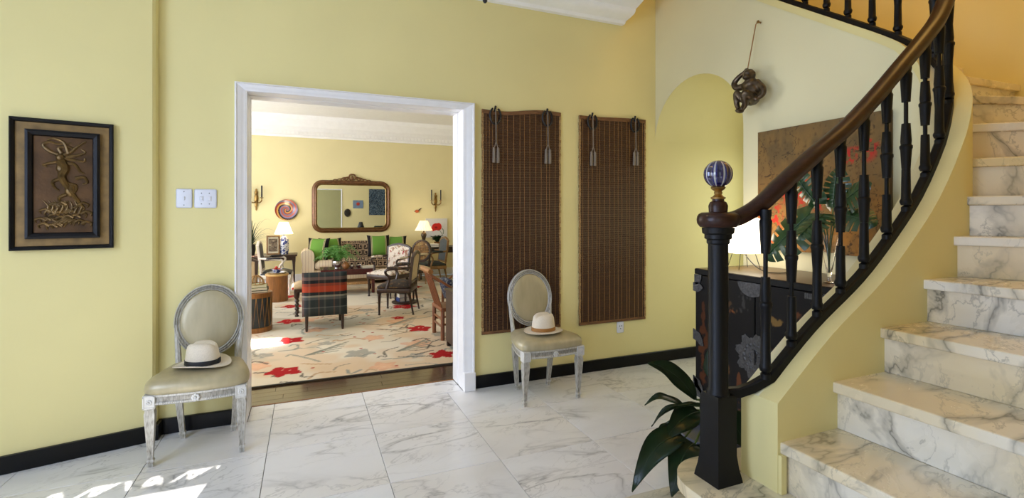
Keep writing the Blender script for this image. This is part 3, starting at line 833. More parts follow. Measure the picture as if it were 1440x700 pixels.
for s_ in (-1, 1):
    b = B(); x = s_ * .222; y = -.185
    box(b, x - .03, x + .03, y - .032, y + .028, .33, .405, .003)
    ring = [(-.03, .0), (.03, 0)]
    for z0, z1, x0, x1 in ((.335, .34, -.026, .026), (.395, .40, -.026, .026), (.335, .40, -.027, -.022), (.335, .40, .022, .027)): box(b, x + x0, x + x1, y - .036, y - .03, z0, z1)
    rosette(b, x, y - .033, .367, .02)
    sq_leg(b, (x, y), (x * 1.0, y + .012), .33, .0, .05, .024); obj('leg', b, M_dist, ch, True)
    b = B(); sq_leg(b, (s_ * .165, .15), (s_ * .137, .166), .36, .0, .042, .026); obj('leg', b, M_dist, ch, True)
# back: oval moulded frame, leaning slightly, on two uprights
BC, BA, BBh = .715, .178, .208
lean = lambda z: .178 + (z - .40) * .13
el = lambda a, k=1.0, kz=None: (BA * k * math.cos(a), BC + BBh * (kz or k) * math.sin(a))
b = B(); pts = []
for i in range(48):
    x, z = el(2 * PI * i / 48); pts.append((x, lean(z), z))
FP = [(-.018, -.012), (-.018, .010), (-.0125, .016), (-.007, .009), (0, .017), (.007, .009), (.0125, .016), (.018, .010), (.018, -.012)]
sweep(b, pts, FP, closed=True, up=(0, -1, 0))
obj('back_frame', b, M_dist, ch, True)
b = B(); rr = []
for k, dy in ((.90, .0), (.9, -.013), (.86, -.018), (.7, -.021), (.4, -.023), (.1, -.0235)):
    rr.append([b.verts.new((BA * k * math.cos(2 * PI * i / 40), lean(BC + BBh * k * math.sin(2 * PI * i / 40)) + dy + .002, BC + BBh * k * math.sin(2 * PI * i / 40))) for i in range(40)])
for p, q in zip(rr, rr[1:]):
    for i in range(40): b.faces.new((p[i], p[(i + 1) % 40], q[(i + 1) % 40], q[i]))
b.faces.new(rr[0][::-1]); b.faces.new(rr[-1]); obj('back_pad', b, M_silver, ch, True)
for s_ in (-1, 1):
    b = B(); tube(b, [(s_ * x, lean(z) + dy, z) for x, z, dy in ((.158, .36, -.02), (.162, .43, -.004), (.168, .52, .0), (.176, .62, .0), (.180, .70, .0))], 1, 8, up=(0, -1, 0), taper=lambda t: .021 - .008 * t); obj('upright', b, M_dist, ch, True)
ch2 = dup(ch, (1.688, 3.42, 0), 0, 'distressed silver oval-back chair before the bamboo blind, holding the ochre-banded hat', GA)

def hat(label, loc, rotz, ribbon, rname, fedora):
    t = thing('panama_hat', label, 'hat', loc, rotz)
    b = B(); n = 48; rings = []
    prof = [(.088, .017), (.09, .016), (.087, .036), (.084, .068), (.080, .102), (.073, .126), (.06, .138), (.04, .139), (.018, .137)]
    for r, z in prof:
        row = []
        for i in range(n):
            a = 2 * PI * i / n; x, y = r * 1.06 * math.cos(a), r * .88 * math.sin(a) if not fedora else r * .92 * math.sin(a)
            zz = z
            if z > .1:
                zz -= .020 * math.exp(-(y / .022) ** 2) * (1 - .25 * x / .09)          # centre dent
                zz += (.008 * (x / .09)) * (1 if fedora else -.3)
                if x > .02: y *= 1 - .22 * (x / .09) * (z - .09) / .05
            row.append(b.verts.new((x, y, zz)))
        rings.append(row)
    for p, q in zip(rings, rings[1:]):
        for i in range(n): b.faces.new((p[i], p[(i + 1) % n], q[(i + 1) % n], q[i]))
    b.faces.new(rings[-1]); obj('crown', b, M_hat, t, 'all')
    b = B(); rings = []
    for r, z in [(.082, .015), (.095, .0155), (.115, .0135), (.132, .0125), (.146, .0135), (.150, .0155), (.150, .0125), (.146, .0105), (.13, .0095), (.11, .0105), (.09, .012), (.082, .012)]:
        row = []
        for i in range(n):
            a = 2 * PI * i / n; x, y = r * 1.02 * math.cos(a), r * .93 * math.sin(a); k = max(0, (r - .09) / .06)
            dz = k * (.022 * (abs(math.sin(a)) ** 2 if not fedora else .25 * abs(math.sin(a)) ** 2) - .008 * abs(math.cos(a)) ** 2 * (1 if not fedora else .3))
            row.append(b.verts.new((x, y, z - .0015 + dz)))
        rings.append(row)
    R2 = rings + [rings[0]]
    for p, q in zip(R2, R2[1:]):
        for i in range(n): b.faces.new((p[i], p[(i + 1) % n], q[(i + 1) % n], q[i]))
    obj('brim', b, M_hat, t, 'all')
    b = B(); rings = []
    for r, z in [(.0895, .015), (.0915, .016), (.0893, .041), (.0865, .041)]:
        rings.append([b.verts.new((r * 1.06 * math.cos(2 * PI * i / n), r * (.88 if not fedora else .92) * math.sin(2 * PI * i / n), z)) for i in range(n)])
    R2 = rings + [rings[0]]
    for p, q in zip(R2, R2[1:]):
        for i in range(n): b.faces.new((p[i], p[(i + 1) % n], q[(i + 1) % n], q[i]))
    box(b, .094, .1, -.014, .014, .018, .046, .002); obj('hat_band', b, ribbon, t, True)
    return t
hat('ivory straw hat with black band lying on the chair beside the left wall', (-.565, 3.40, .4975), -.35, M_ribbon_b, 'black', False)
hat('ivory straw hat with ochre band lying on the chair by the bamboo blind', (1.672, 3.36, .4975), .15, M_ribbon_o, 'ochre', True)

# ---------------------------------------------------------------- canvas on the right wall
RX = 3.0375
pt = thing('abstract_painting', 'large square abstract canvas in brown and gold with red flecks behind the balusters', 'painting', (RX, 2.14, 1.147), 0)
b = B(); box(b, -.034, -.003, -.432, .432, 0, .835, .002); obj('canvas', b, simple('canvas_edge', (88, 66, 38), .8), pt)
def paint_abs(U, V):
    n = fbm(U * 4, V * 4, 5); g = fbm(U * 16 + 9, V * 10, 4); f = fbm(U * 60, V * 45 + 3, 3)
    img = np.zeros(U.shape + (3,), np.float32); img[:] = L3((132, 102, 56))
    low = np.clip(1.25 - V / .55, 0, 1)
    paint(img, np.clip((n - .38) * 3, 0, 1) * .8, (120, 96, 60)); paint(img, low * np.clip((g - .3) * 2.2, 0, 1), (186, 128, 56)); paint(img, (1 - low) * np.clip((g - .36) * 3, 0, 1) * .7, (92, 78, 52))
    paint(img, np.clip((f - .62) * 5, 0, 1) * .6, (78, 54, 28))
    cr = np.abs(fbm(U * 5 + 31, V * 14 + 8, 4) - .5); paint(img, (cr < .008) * .75, (46, 34, 26))
    cr = np.abs(fbm(U * 13 + 3, V * 4 + 1, 3) - .5); paint(img, (cr < .006) * (U > .55) * .7, (46, 34, 26))
    paint(img, np.clip((V - .74) * 6, 0, 1) * .5, (92, 78, 56))
    for k, (cx_, cy_, rx_, ry_) in enumerate(((.66, .60, .10, .05), (.30, .42, .16, .12), (.10, .22, .10, .16), (.42, .33, .14, .06), (.74, .63, .07, .08), (.06, .10, .07, .1))):
        s = fbm(U * 48 + 7 * k, V * 34 + 3 * k, 2); e = np.clip(1.3 - ((U - cx_) / rx_) ** 2 - ((V - cy_) / ry_) ** 2, 0, 1)
        paint(img, (s > .60) * e * .95, (196, 44, 34))
    return img
# canvas face is seen from -X; U runs away from the far corner toward the camera
paint_grid('painted_face', .864, .835, 200, 190, paint_abs, P_flat, pt, 'YZ', (-.0352, .432, 0))

# ---------------------------------------------------------------- lacquer cabinet
cb = thing('lacquer_cabinet', 'black lacquered two-door cabinet with pewter mounts and gold painted scenes under the painting', 'cabinet', (2.72, 2.133, 0))
b = B(); box(b, -.235, .28, -.487, .487, .15, .985, .003); obj('body', b, M_lacq, cb)
b = B(); box(b, -.255, .285, -.492, .492, .985, 1.022, .004, 2); obj('cabinet_top', b, M_lacq, cb)
b = B(); box(b, -.25, .28, -.487, .487, 1.0218, 1.0245, .001); obj('top_panel', b, M_cabtop, cb)
b = B()
for y0, y1 in ((-.47, -.41), (.41, .47)):
    for x0, x1 in ((-.235, -.175), (.21, .27)): box(b, x0, x1, y0, y1, .001, .15, .004)
box(b, -.225, -.2, -.41, .41, .07, .15, .003); obj('stand', b, M_lacq, cb)
def paint_door(seed, left):
    def fn(U, V):
        img = np.zeros(U.shape + (3,), np.float32); img[:] = L3((17, 15, 15))
        n = fbm(U * 30 + seed, V * 22, 4)
        def clump(cx, cy, rx, ry, th, c, a=.9):
            e = np.clip(1.2 - ((U - cx) / rx) ** 2 - ((V - cy) / ry) ** 2, 0, 1)
            paint(img, np.clip((n * (.6 + .6 * e) - th) * 9, 0, 1) * (e > 0) * a, c)
        if left:
            clump(.075, .30, .055, .26, .50, (84, 46, 24)); clump(.06, .55, .03, .12, .54, (76, 42, 24)); clump(.27, .62, .10, .07, .58, (84, 62, 40)); clump(.30, .62, .03, .025, .46, (130, 74, 36))
            clump(.22, .77, .05, .03, .45, (140, 116, 74)); clump(.24, .24, .05, .07, .5, (120, 84, 50)); clump(.36, .16, .020, .09, .38, (104, 60, 34)); clump(.24, .11, .03, .07, .45, (136, 104, 66)); clump(.26, .03, .12, .03, .5, (130, 84, 52)); clump(.40, .70, .06, .1, .6, (60, 58, 56))
        else:
            clump(.12, .62, .06, .03, .45, (130, 100, 54)); clump(.26, .66, .04, .08, .5, (100, 60, 34)); clump(.18, .45, .1, .06, .55, (66, 50, 36)); clump(.3, .3, .1, .12, .55, (80, 48, 28)); clump(.1, .12, .08, .1, .52, (84, 52, 30)); clump(.40, .5, .05, .2, .55, (96, 60, 34))
        return img
    return fn
def plateYZ(name, poly, parent, th=.006, x=-.262):
    b = B(); a = [b.verts.new((x, y, z)) for y, z in poly]; c = [b.verts.new((x + th, y, z)) for y, z in poly]; n = len(poly)
    b.faces.new(a); b.faces.new(c[::-1])
    for i in range(n): b.faces.new((a[i], a[(i + 1) % n], c[(i + 1) % n], c[i]))
    return obj(name, b, M_pewter, parent)
for left, y0, y1 in ((True, .003, .484), (False, -.484, -.003)):
    b = B(); box(b, -.254, -.2355, y0, y1, .155, .982, .003); d = obj('door', b, M_lacq, cb)
    w = y1 - y0 - .012
    paint_grid('painted_scene', w, .81, 110, 180, paint_door(3 if left else 11, left), P_lacq, d, 'YZ', (-.2548, y1 - .006, .162))
    ye = .487 if left else -.487; sg = -1 if left else 1
    for z in (.90, .56, .24):   # leaf-shaped hinge plates over the outer edge
        if z > .8: poly = [(ye - sg * .012, z - .03), (ye + sg * .03, z - .035), (ye + sg * .062, z - .02), (ye + sg * .08, z), (ye + sg * .062, z + .02), (ye + sg * .03, z + .032), (ye - sg * .012, z + .028)]
        else: poly = [(ye - sg * .012, z - .02), (ye + sg * .025, z - .03), (ye + sg * .06, z - .055), (ye + sg * .085, z - .05), (ye + sg * .075, z - .01), (ye + sg * .05, z + .03), (ye - sg * .012, z + .05)]
        plateYZ('hinge_plate', poly, d)
    plateYZ('corner_mount', [(ye, .985), (ye, .925), (ye + sg * .02, .915), (ye + sg * .05, .93), (ye + sg * .064, .96), (ye + sg * .064, .985)], d)
    poly = [(ye, .155)] + [(ye + sg * q, z) for q, z in ((.075, .155), (.065, .21), (.04, .235), (.03, .27), (0, .28))]
    plateYZ('corner_mount', poly, d)
# scalloped lock plate across the two doors, quarter rosette above
R8 = []
for k in range(64):
    a = 2 * PI * k / 64; R8.append((.0 + .125 * (1 + .13 * math.sin(8 * a) + .05 * math.sin(24 * a)) * math.cos(a), .545 + .125 * (1 + .13 * math.sin(8 * a) + .05 * math.sin(24 * a)) * math.sin(a)))
lp = plateYZ('lock_plate', R8, cb, .007)
for k in range(16):
    a = 2 * PI * k / 16; b = B(); blob(b, (-.262, .075 * math.cos(a), .545 + .075 * math.sin(a)), (.004, .014, .014), 1); blob(b, (-.262, .035 * math.cos(a), .545 + .035 * math.sin(a)), (.004, .01, .01), 1); obj('embossed_petal', b, M_pewter, lp, True)
b = B(); box(b, -.272, -.262, -.012, .012, .50, .59, .003); obj('hasp', b, M_pewter, lp)
plateYZ('fan_plate', [(.10 * math.cos(a) + .02, .984 - .085 * math.sin(a)) for a in [PI * k / 20 for k in range(21)]], cb)
b = B()
for k in range(14): box(b, -.259, -.254, -.484 + .012 * k, -.474 + .012 * k, .945, .975, .001)
obj('fret_band', b, M_pewter, cb)

# ---------------------------------------------------------------- lamp, vase and monstera on the cabinet
TZ = 1.0247
lp = thing('table_lamp', 'glowing white paper lamp on thin wire legs on the cabinet behind the newel post', 'lamp', (2.75, 2.47, TZ))
b = B(); lathe(b, [(.02, .112), (.10, .108), (.135, .116), (.15, .14), (.158, .19), (.155, .25), (.14, .30), (.115, .335), (.08, .345), (.02, .345)], 32); obj('paper_shade', b, M_lampglow, lp, True)
for a in (.5, 2.0, 3.6, 5.2):
    b = B(); tube(b, [(.07 * math.cos(a), .07 * math.sin(a), .115), (.105 * math.cos(a), .105 * math.sin(a), .001)], .0022, 6, up=(1, 0, 0)); obj('wire_leg', b, M_dark, lp)
cord = bez((-.02, -.02, .11), (-.05, -.12, .03), (-.09, -.22, .0), (-.06, -.28, .004), 14) + bez((-.06, -.28, .004), (-.03, -.33, .004), (.1, -.3, .004), (.2, -.2, .004), 10)[1:]
b = B(); tube(b, cord, .003, 6); obj('power_cord', b, M_dark, lp, True)
VX, VY = 2.60, 1.775
vs = thing('glass_vase', 'slender clear conical glass vase on the cabinet holding the monstera', 'vase', (VX, VY, TZ))
b = B(); lathe(b, [(.028, .0), (.030, .004), (.012, .010), (.008, .03), (.012, .05), (.024, .12), (.038, .20), (.052, .262), (.0505, .262), (.036, .20), (.022, .12), (.008, .06), (.0, .056)], 24); obj('glass_body', b, M_glass, vs, True)
mo = thing('monstera_stems', 'dark green split-leaf monstera leaves standing in the glass vase', 'plant', (VX, VY, TZ + .01))
def monstera(base, tipdir, L, Wd, up, droop):
    b = B(); n, m = 60, 8
    t = Vector(tipdir).normalized(); s = t.cross(Vector(up)).normalized(); u = s.cross(t)
    base = Vector(base)
    for sg in (-1, 1):
        vv = {}
        for i in range(n + 1):
            q = i / n
            wd = Wd * (math.sin(PI * min(1, q * .93 + .07)) ** .65) * (1 - .25 * q) * (1 if q > .06 else .85)
            for j in range(m + 1):
                f = j / m
                back = -.16 * L * f * (1 - q) ** 2.2 + .10 * L * f * q     # heart shape and swept lobes
                p = base + t * (L * q + back) + s * (sg * wd * f) + u * (-.10 * L * f * f + .02 * math.sin(q * 40) * .1) - u * droop * q * q
                vv[i, j] = p
        made = {}
        def g(i, j):
            if (i, j) not in made: made[i, j] = b.verts.new(vv[i, j])
            return made[i, j]
        for i in range(n):
            q = (i + .5) / n; ph = (q * 7.5 + .12) % 1
            for j in range(m):
                if .16 < q < .9 and ph > .72 and j >= 3: continue
                b.faces.new((g(i, j), g(i + 1, j), g(i + 1, j + 1), g(i, j + 1)))
    bmesh.ops.remove_doubles(b, verts=b.verts, dist=1e-5)
    tube(b, [base + t * L * k / 8 - u * droop * (k / 8) ** 2 + u * .002 for k in range(9)], .003, 5)
    return b
LV = [((-.01, .10, .365), (-.25, .55, -.62), .33, .15, (-.8, -.1, .5), .02), ((.0, .07, .42), (-.25, .5, .75), .20, .10, (-.9, .3, -.1), .02), ((.02, -.01, .40), (-.1, -.1, 1), .20, .09, (-1, 0, .1), .02),
      ((.0, -.05, .40), (-.3, -.75, .55), .20, .10, (-.8, -.2, .6), .02), ((-.02, -.06, .37), (-.25, -.9, -.15), .19, .10, (-.8, -.1, .7), .03), ((-.04, .0, .36), (-.5, .15, -.35), .18, .10, (-.6, 0, .9), .02)]
for bs, td, L, Wd, up, dr in LV:
    lf = obj('leaf', monstera(bs, td, L, Wd, up, dr), M_leaf2, mo, 'all')
    b = B(); tube(b, bez((0, 0, .05), (0, 0, .2), (bs[0] * .5, bs[1] * .5, .3), bs, 8), .0035, 6); obj('stalk', b, M_stem, mo, True)

# ---------------------------------------------------------------- bronze ape hanging by a cord
ap = thing('ape_figurine', 'bronze ape figurine hanging by one arm from a cord beside the arch', 'figurine', (2.953, 2.609, 2.302))
def yz(px, py): return ((1055 - px) * .0064, -(py - 125) * .0048)
def yz3(px, py, dx): y, z = yz(px, py); return (dx, y + .89 * dx, z + .0)
b = B()
def at_(px, py, dx, r): blob(b, yz3(px, py, dx), r, 2)
def limb(pts, r0, r1): tube(b, smooth_path([yz3(*p) for p in pts], 5), 1, 10, up=(1, 0, 0), taper=lambda t: .86 * (r0 + (r1 - r0) * t))
at_(1060, 132, -.005, (.066, .072, .078)); at_(1058, 121, -.01, (.058, .062, .048)); at_(1058, 143, -.01, (.056, .062, .045))
limb([(1047, 121, -.015), (1057, 118, -.01), (1068, 121, -.01)], .032, .032); limb([(1057, 118, -.01), (1056, 110, -.025)], .036, .032)
at_(1056, 107, -.03, (.046, .042, .046)); at_(1051.5, 111, -.066, (.024, .027, .02)); at_(1053, 105, -.062, (.018, .03, .011)); at_(1048.8, 107, -.03, (.008, .012, .015)); at_(1062.5, 106, -.022, (.008, .012, .015))
limb([(1047, 121, -.015), (1038.5, 120.5, -.03), (1035, 113, -.03), (1041, 105, -.02), (1050, 98.5, 0), (1053, 95, .004)], .031, .015); at_(1052, 96.5, .004, (.018, .016, .019))
for k in range(4): limb([(1050 + k * 1.2, 97 - .3 * k, -.012), (1050.6 + k * 1.2, 94.5, -.002), (1051.4 + k, 94.2, .016)], .0065, .005)
limb([(1067, 121, -.01), (1074, 131, -.015), (1073.5, 140, -.02), (1066, 146, -.045)], .03, .017); at_(1064.5, 147, -.05, (.016, .02, .015))
limb([(1055, 144, -.02), (1046, 141, -.05), (1038.5, 131, -.065), (1038.5, 145, -.055), (1042, 157, -.05)], .034, .018); at_(1041.5, 158, -.062, (.034, .018, .015))
limb([(1061, 144, -.02), (1056, 140, -.085), (1049, 138, -.115), (1050.5, 151, -.09), (1045, 159, -.075)], .040, .021); at_(1043, 160.5, -.088, (.036, .022, .016))
body = obj('body', b, M_bronze, ap, 'all')
rm = body.modifiers.new('remesh', 'REMESH'); rm.mode = 'VOXEL'; rm.voxel_size = .0055; rm.use_smooth_shade = True
sm_ = body.modifiers.new('smooth', 'SMOOTH'); sm_.factor = .5; sm_.iterations = 3
b = B()
for px, py in ((1050.6, 107.6), (1055, 107.2)): y, z = yz(px, py); blob(b, (-.074, y - .066, z), (.006, .006, .006), 1)
obj('eyes', b, M_dark, ap, True)
b = B(); y0, z0 = yz(1053, 96); y1, z1 = yz(1058, 28); tube(b, [(.004, y0, z0), (.05, y1, z1)], .004, 6, up=(1, 0, 0)); y2, z2 = yz(1061, 27); tube(b, [(.05, y1, z1), (.06, y1 - .01, z1 + .02), (.078, y2, z2)], .004, 6); obj('cord', b, M_thread, ap, True)
b = B(); y, z = yz(1060, 25); lathe(b, [(.012, 0), (.010, .006), (.004, .01), (.004, .03)], 10, mat=Matrix.Translation((.055, y, z)) @ Matrix.Rotation(PI / 2, 4, 'Y')); obj('nail', b, M_brass, ap, True)

# ---------------------------------------------------------------- floor plant behind the newel
fp = thing('potted_plant', 'potted plant with large dark leathery leaves on the floor behind the newel post', 'plant', (1.93, 1.93, 0))
b = B(); lathe(b, [(.10, .001), (.12, .01), (.15, .24), (.16, .26), (.16, .275), (.145, .275), (.14, .25), (.0, .25)], 28); obj('pot', b, simple('blue_grey_glaze', (70, 76, 96), .3), fp, True)
def bigleaf(P0, P1, Wd, sag, up=(0, 0, 1), fold=.25, twist=0, curl=0):
    """leathery leaf from P0 to P1, arching by sag"""
    P0, P1 = Vector(P0), Vector(P1); b = B(); n, m = 16, 6; Wd *= 1.15
    t0 = (P1 - P0); s0 = t0.cross(Vector(up)).normalized()
    rows = []
    for i in range(n + 1):
        q = i / n; p = P0.lerp(P1, q) + Vector((0, 0, 1)) * (sag * 4 * q * (1 - q) - curl * q ** 4)
        s = Matrix.Rotation(twist * q, 3, t0.normalized()) @ s0
        nrm = s.cross(t0.normalized())
        w = Wd * (math.sin(PI * (q ** .8)) ** .8 if 0 < q < 1 else .02) + .001
        rows.append([b.verts.new(p + s * (w * (2 * j / m - 1)) + nrm * (fold * w * abs(2 * j / m - 1) ** 1.5 + .006 * math.sin(q * 11) * abs(2 * j / m - 1))) for j in range(m + 1)])
    for r, q in zip(rows, rows[1:]):
        for j in range(m): b.faces.new((r[j], r[j + 1], q[j + 1], q[j]))
    bmesh.ops.solidify(b, geom=b.faces[:], thickness=.0012)
    tube(b, [P0.lerp(P1, k / 8) + Vector((0, 0, sag * 4 * (k / 8) * (1 - k / 8) - curl * (k / 8) ** 4 + .001)) for k in range(9)], .0035, 5, taper=lambda t: 1 - .8 * t)
    return b
PL = [((1.665, 1.76, .54), (1.405, 1.78, .735), .038, .035, (0, -1, .2), .3, .3, 0), ((1.70, 1.78, .47), (1.455, 1.72, .43), .048, .02, (-.2, -.7, .7), .2, 0, .02), ((1.70, 1.74, .505), (1.44, 1.80, .49), .03, .02, (0, .3, 1), .5, 0, .05),
      ((1.56, 1.72, .40), (1.26, 1.70, .285), .05, .06, (0, -.5, .8), .25, 0, .05), ((1.58, 1.68, .385), (1.40, 1.62, .255), .062, .045, (-.5, -.6, .4), .2, 0, .03), ((1.62, 1.82, .41), (1.50, 1.84, .375), .03, .01, (0, 0, 1), .3, 0, .02), ((1.80, 1.75, .46), (1.93, 1.72, .28), .06, .04, (-.6, -.7, .2), .2, 0, 0), ((1.80, 1.80, .60), (1.85, 1.80, .78), .05, .0, (-1, -.2, 0), .2, 0, 0), ((1.70, 1.85, .44), (1.52, 1.95, .50), .045, .03, (0, 0, 1), .3, 0, .03), ((1.66, 1.70, .36), (1.60, 1.66, .20), .05, .03, (-1, -.2, .2), .2, 0, 0)]
for a in PL:
    obj('leaf', bigleaf(a[0], a[1], a[2], a[3], a[4], a[5], a[6], a[7]), M_leaf, fp, 'all', loc=(-1.93, -1.93, 0))
    b = B(); q = Vector(a[0]); tube(b, bez((1.93, 1.93, .245), (1.92, 1.92, .40), q + (Vector((1.93, 1.93, .3)) - q) * .4 + Vector((0, 0, .06)), q, 8), .005, 6); obj('stem', b, M_stem, fp, True, loc=(-1.93, -1.93, 0))

# ---------------------------------------------------------------- hanging lantern, only its tip is in view
ln = thing('hanging_lantern', 'dark tip of a lantern hanging from the ceiling above the doorway', 'lantern', (.741, 2.075, 2.344))
b = B(); lathe(b, [(.006, .0), (.011, .008), (.008, .02), (.014, .032), (.006, .045), (.03, .055), (.10, .07)], 16); lathe(b, [(.10, .36), (.06, .42), (.02, .46), (.006, .5)], 16); obj('finial', b, M_dark, ln, True)
for k in range(6):
    a = 2 * PI * k / 6; b = B(); tube(b, [(.098 * math.cos(a), .098 * math.sin(a), .065), (.098 * math.cos(a), .098 * math.sin(a), .365)], .004, 6, up=(1, 0, 0)); obj('glazing_bar', b, M_dark, ln)
b = B(); lathe(b, [(.094, .07), (.094, .36)], 24, cap=False); obj('glass_chimney', b, M_glass, ln, True)
add_light('lantern_bulb', 'POINT', (.741, 2.075, 2.56), (0, 0, 0), 19, (1, .62, .22), radius=.06)
b = B(); tube(b, [(0, 0, .48), (0, 0, 1.076)], .004, 6, up=(1, 0, 0)); obj('hanging_rod', b, M_dark, ln)
# ================================================================ living room beyond the doorway
def box_wall(name, boxes, m):
    b = B()
    for q in boxes: box(b, *q)
    return struct(name, b, m)
box_wall('wall_far', [(-3.4, 4.8, 11.0, 11.2, 0, 3.4)], M_living)
box_wall('wall_living_right', [(4.6, 4.8, 4.001, 10.999, 0, 3.4)], M_living)
box_wall('wall_living_left', [(-3.4, -3.2, 4.001, 4.95, 0, 3.4), (-3.4, -3.2, 6.85, 8.05, 0, 3.4), (-3.4, -3.2, 9.95, 10.999, 0, 3.4), (-3.4, -3.2, 4.95, 6.85, 2.85, 3.4), (-3.4, -3.2, 8.05, 9.95, 2.85, 3.4), (-3.4, -3.2, 4.95, 6.85, 0, .3), (-3.4, -3.2, 8.05, 9.95, 0, .3)], M_living)
box_wall('ceiling_living', [(-3.4, 4.8, 4.001, 11.2, 3.38, 3.5)], M_ceil)
for k, (y0, y1) in enumerate(((4.95, 6.85), (8.05, 9.95))):
    w = holder('window_%d' % (k + 2)); b = B()
    for q in ((y0, y0 + .07, .3, 2.85), (y1 - .07, y1, .3, 2.85), (y0, y1, .3, .38), (y0, y1, 2.77, 2.85), ((y0 + y1) / 2 - .03, (y0 + y1) / 2 + .03, .38, 2.77), (y0, y1, 1.9, 1.94)): box(b, -3.33, -3.27, *q)
    obj('sash', b, M_white, w); b = B(); box(b, -3.302, -3.298, y0 + .07, y1 - .07, .38, 2.77); obj('pane', b, M_glass, w)
# floor boards in front of the rug, dark boards below it
fl = holder('floor_living')
b = B(); box(b, -3.2, 4.6, 4.001, 11.0, -.1, -.004); obj('subfloor', b, M_floorw, fl)
rb = random.Random(8)
for k in range(7):
    y0 = 4.002 + .092 * k; x = -3.1 + rb.uniform(0, .8)
    while x < 4.4:
        L = rb.uniform(.7, 1.3)
        b = B(); box(b, x + .001, min(x + L, 4.55) - .001, y0 + .0008, y0 + .0912, -.004, .0005 + rb.uniform(0, .0006), .0008); obj('board', b, M_floorw, fl); x += L
b = B(); box(b, -.362, 1.146, 3.999, 4.012, -.004, .004, .001); obj('threshold', b, M_wood_md, fl)
# white cornice with a row of dentils, white baseboard
tr = holder('trim_3')
CL = [(0, 2.96), (.02, 2.962), (.03, 3.0), (.05, 3.005), (.06, 3.08), (.09, 3.1), (.16, 3.16), (.22, 3.25), (.25, 3.30), (.27, 3.38), (0, 3.38)]
b = B(); r0 = [b.verts.new((-3.2, 10.999 - d, z)) for d, z in CL]; r1 = [b.verts.new((4.6, 10.999 - d, z)) for d, z in CL]
for i in range(len(CL)): b.faces.new((r0[i], r1[i], r1[(i + 1) % len(CL)], r0[(i + 1) % len(CL)]))
obj('cornice', b, M_ceil, tr)
b = B()
for k in range(98): box(b, -3.15 + .078 * k, -3.105 + .078 * k, 10.915, 10.945, 3.01, 3.07)
obj('dentils', b, M_ceil, tr, kind='stuff')
b = B(); box(b, -3.19, 4.59, 10.97, 10.999, .001, .16, .006); struct('baseboard_far', b, M_white)

# ---------------------------------------------------------------- rug
rug = thing('floral_rug', 'large cream wool rug with red and salmon flowers filling the living room floor', 'rug', (-2.2, 4.405, 0))
RW, RL = 6.0, 6.35
FLW = []
def flower(img, U, V, cx, cy, r, c, a=1.0, seed=0):
    dx, dy = U - cx, V - cy; ang = np.arctan2(dy, dx); d = np.hypot(dx, dy * 1.0)
    rr = r * (.78 + .16 * np.sin(5 * ang + seed) + .16 * (fbm(np.cos(ang) * 2 + seed * 3.1 + 9, np.sin(ang) * 2 + 5 + seed, 2) - .5) * 2)
    paint(img, (d < rr) * a, c)
    v = np.abs(np.sin(5 * ang + seed) ) < .12
    paint(img, v * (d < rr * .45) * (d > rr * .12) * .8 * a, (228, 200, 170))
def stroke(img, U, V, pts, w, c, a=.85):
    P = [np.array((p.x, p.y)) for p in smooth_path([(x, y, 0) for x, y in pts], 6)]
    lo = np.min(P, 0) - w * 2; hi = np.max(P, 0) + w * 2
    m = (U > lo[0]) & (U < hi[0]) & (V > lo[1]) & (V < hi[1])
    if not m.any(): return
    u, v = U[m], V[m]; best = np.full(u.shape, 9.0)
    for p, q in zip(P, P[1:]):
        d = q - p; L2 = max(1e-9, d @ d); t = np.clip(((u - p[0]) * d[0] + (v - p[1]) * d[1]) / L2, 0, 1)
        best = np.minimum(best, np.hypot(u - p[0] - t * d[0], v - p[1] - t * d[1]))
    M = np.zeros(U.shape); M[m] = (best < w); paint(img, M * a, c)
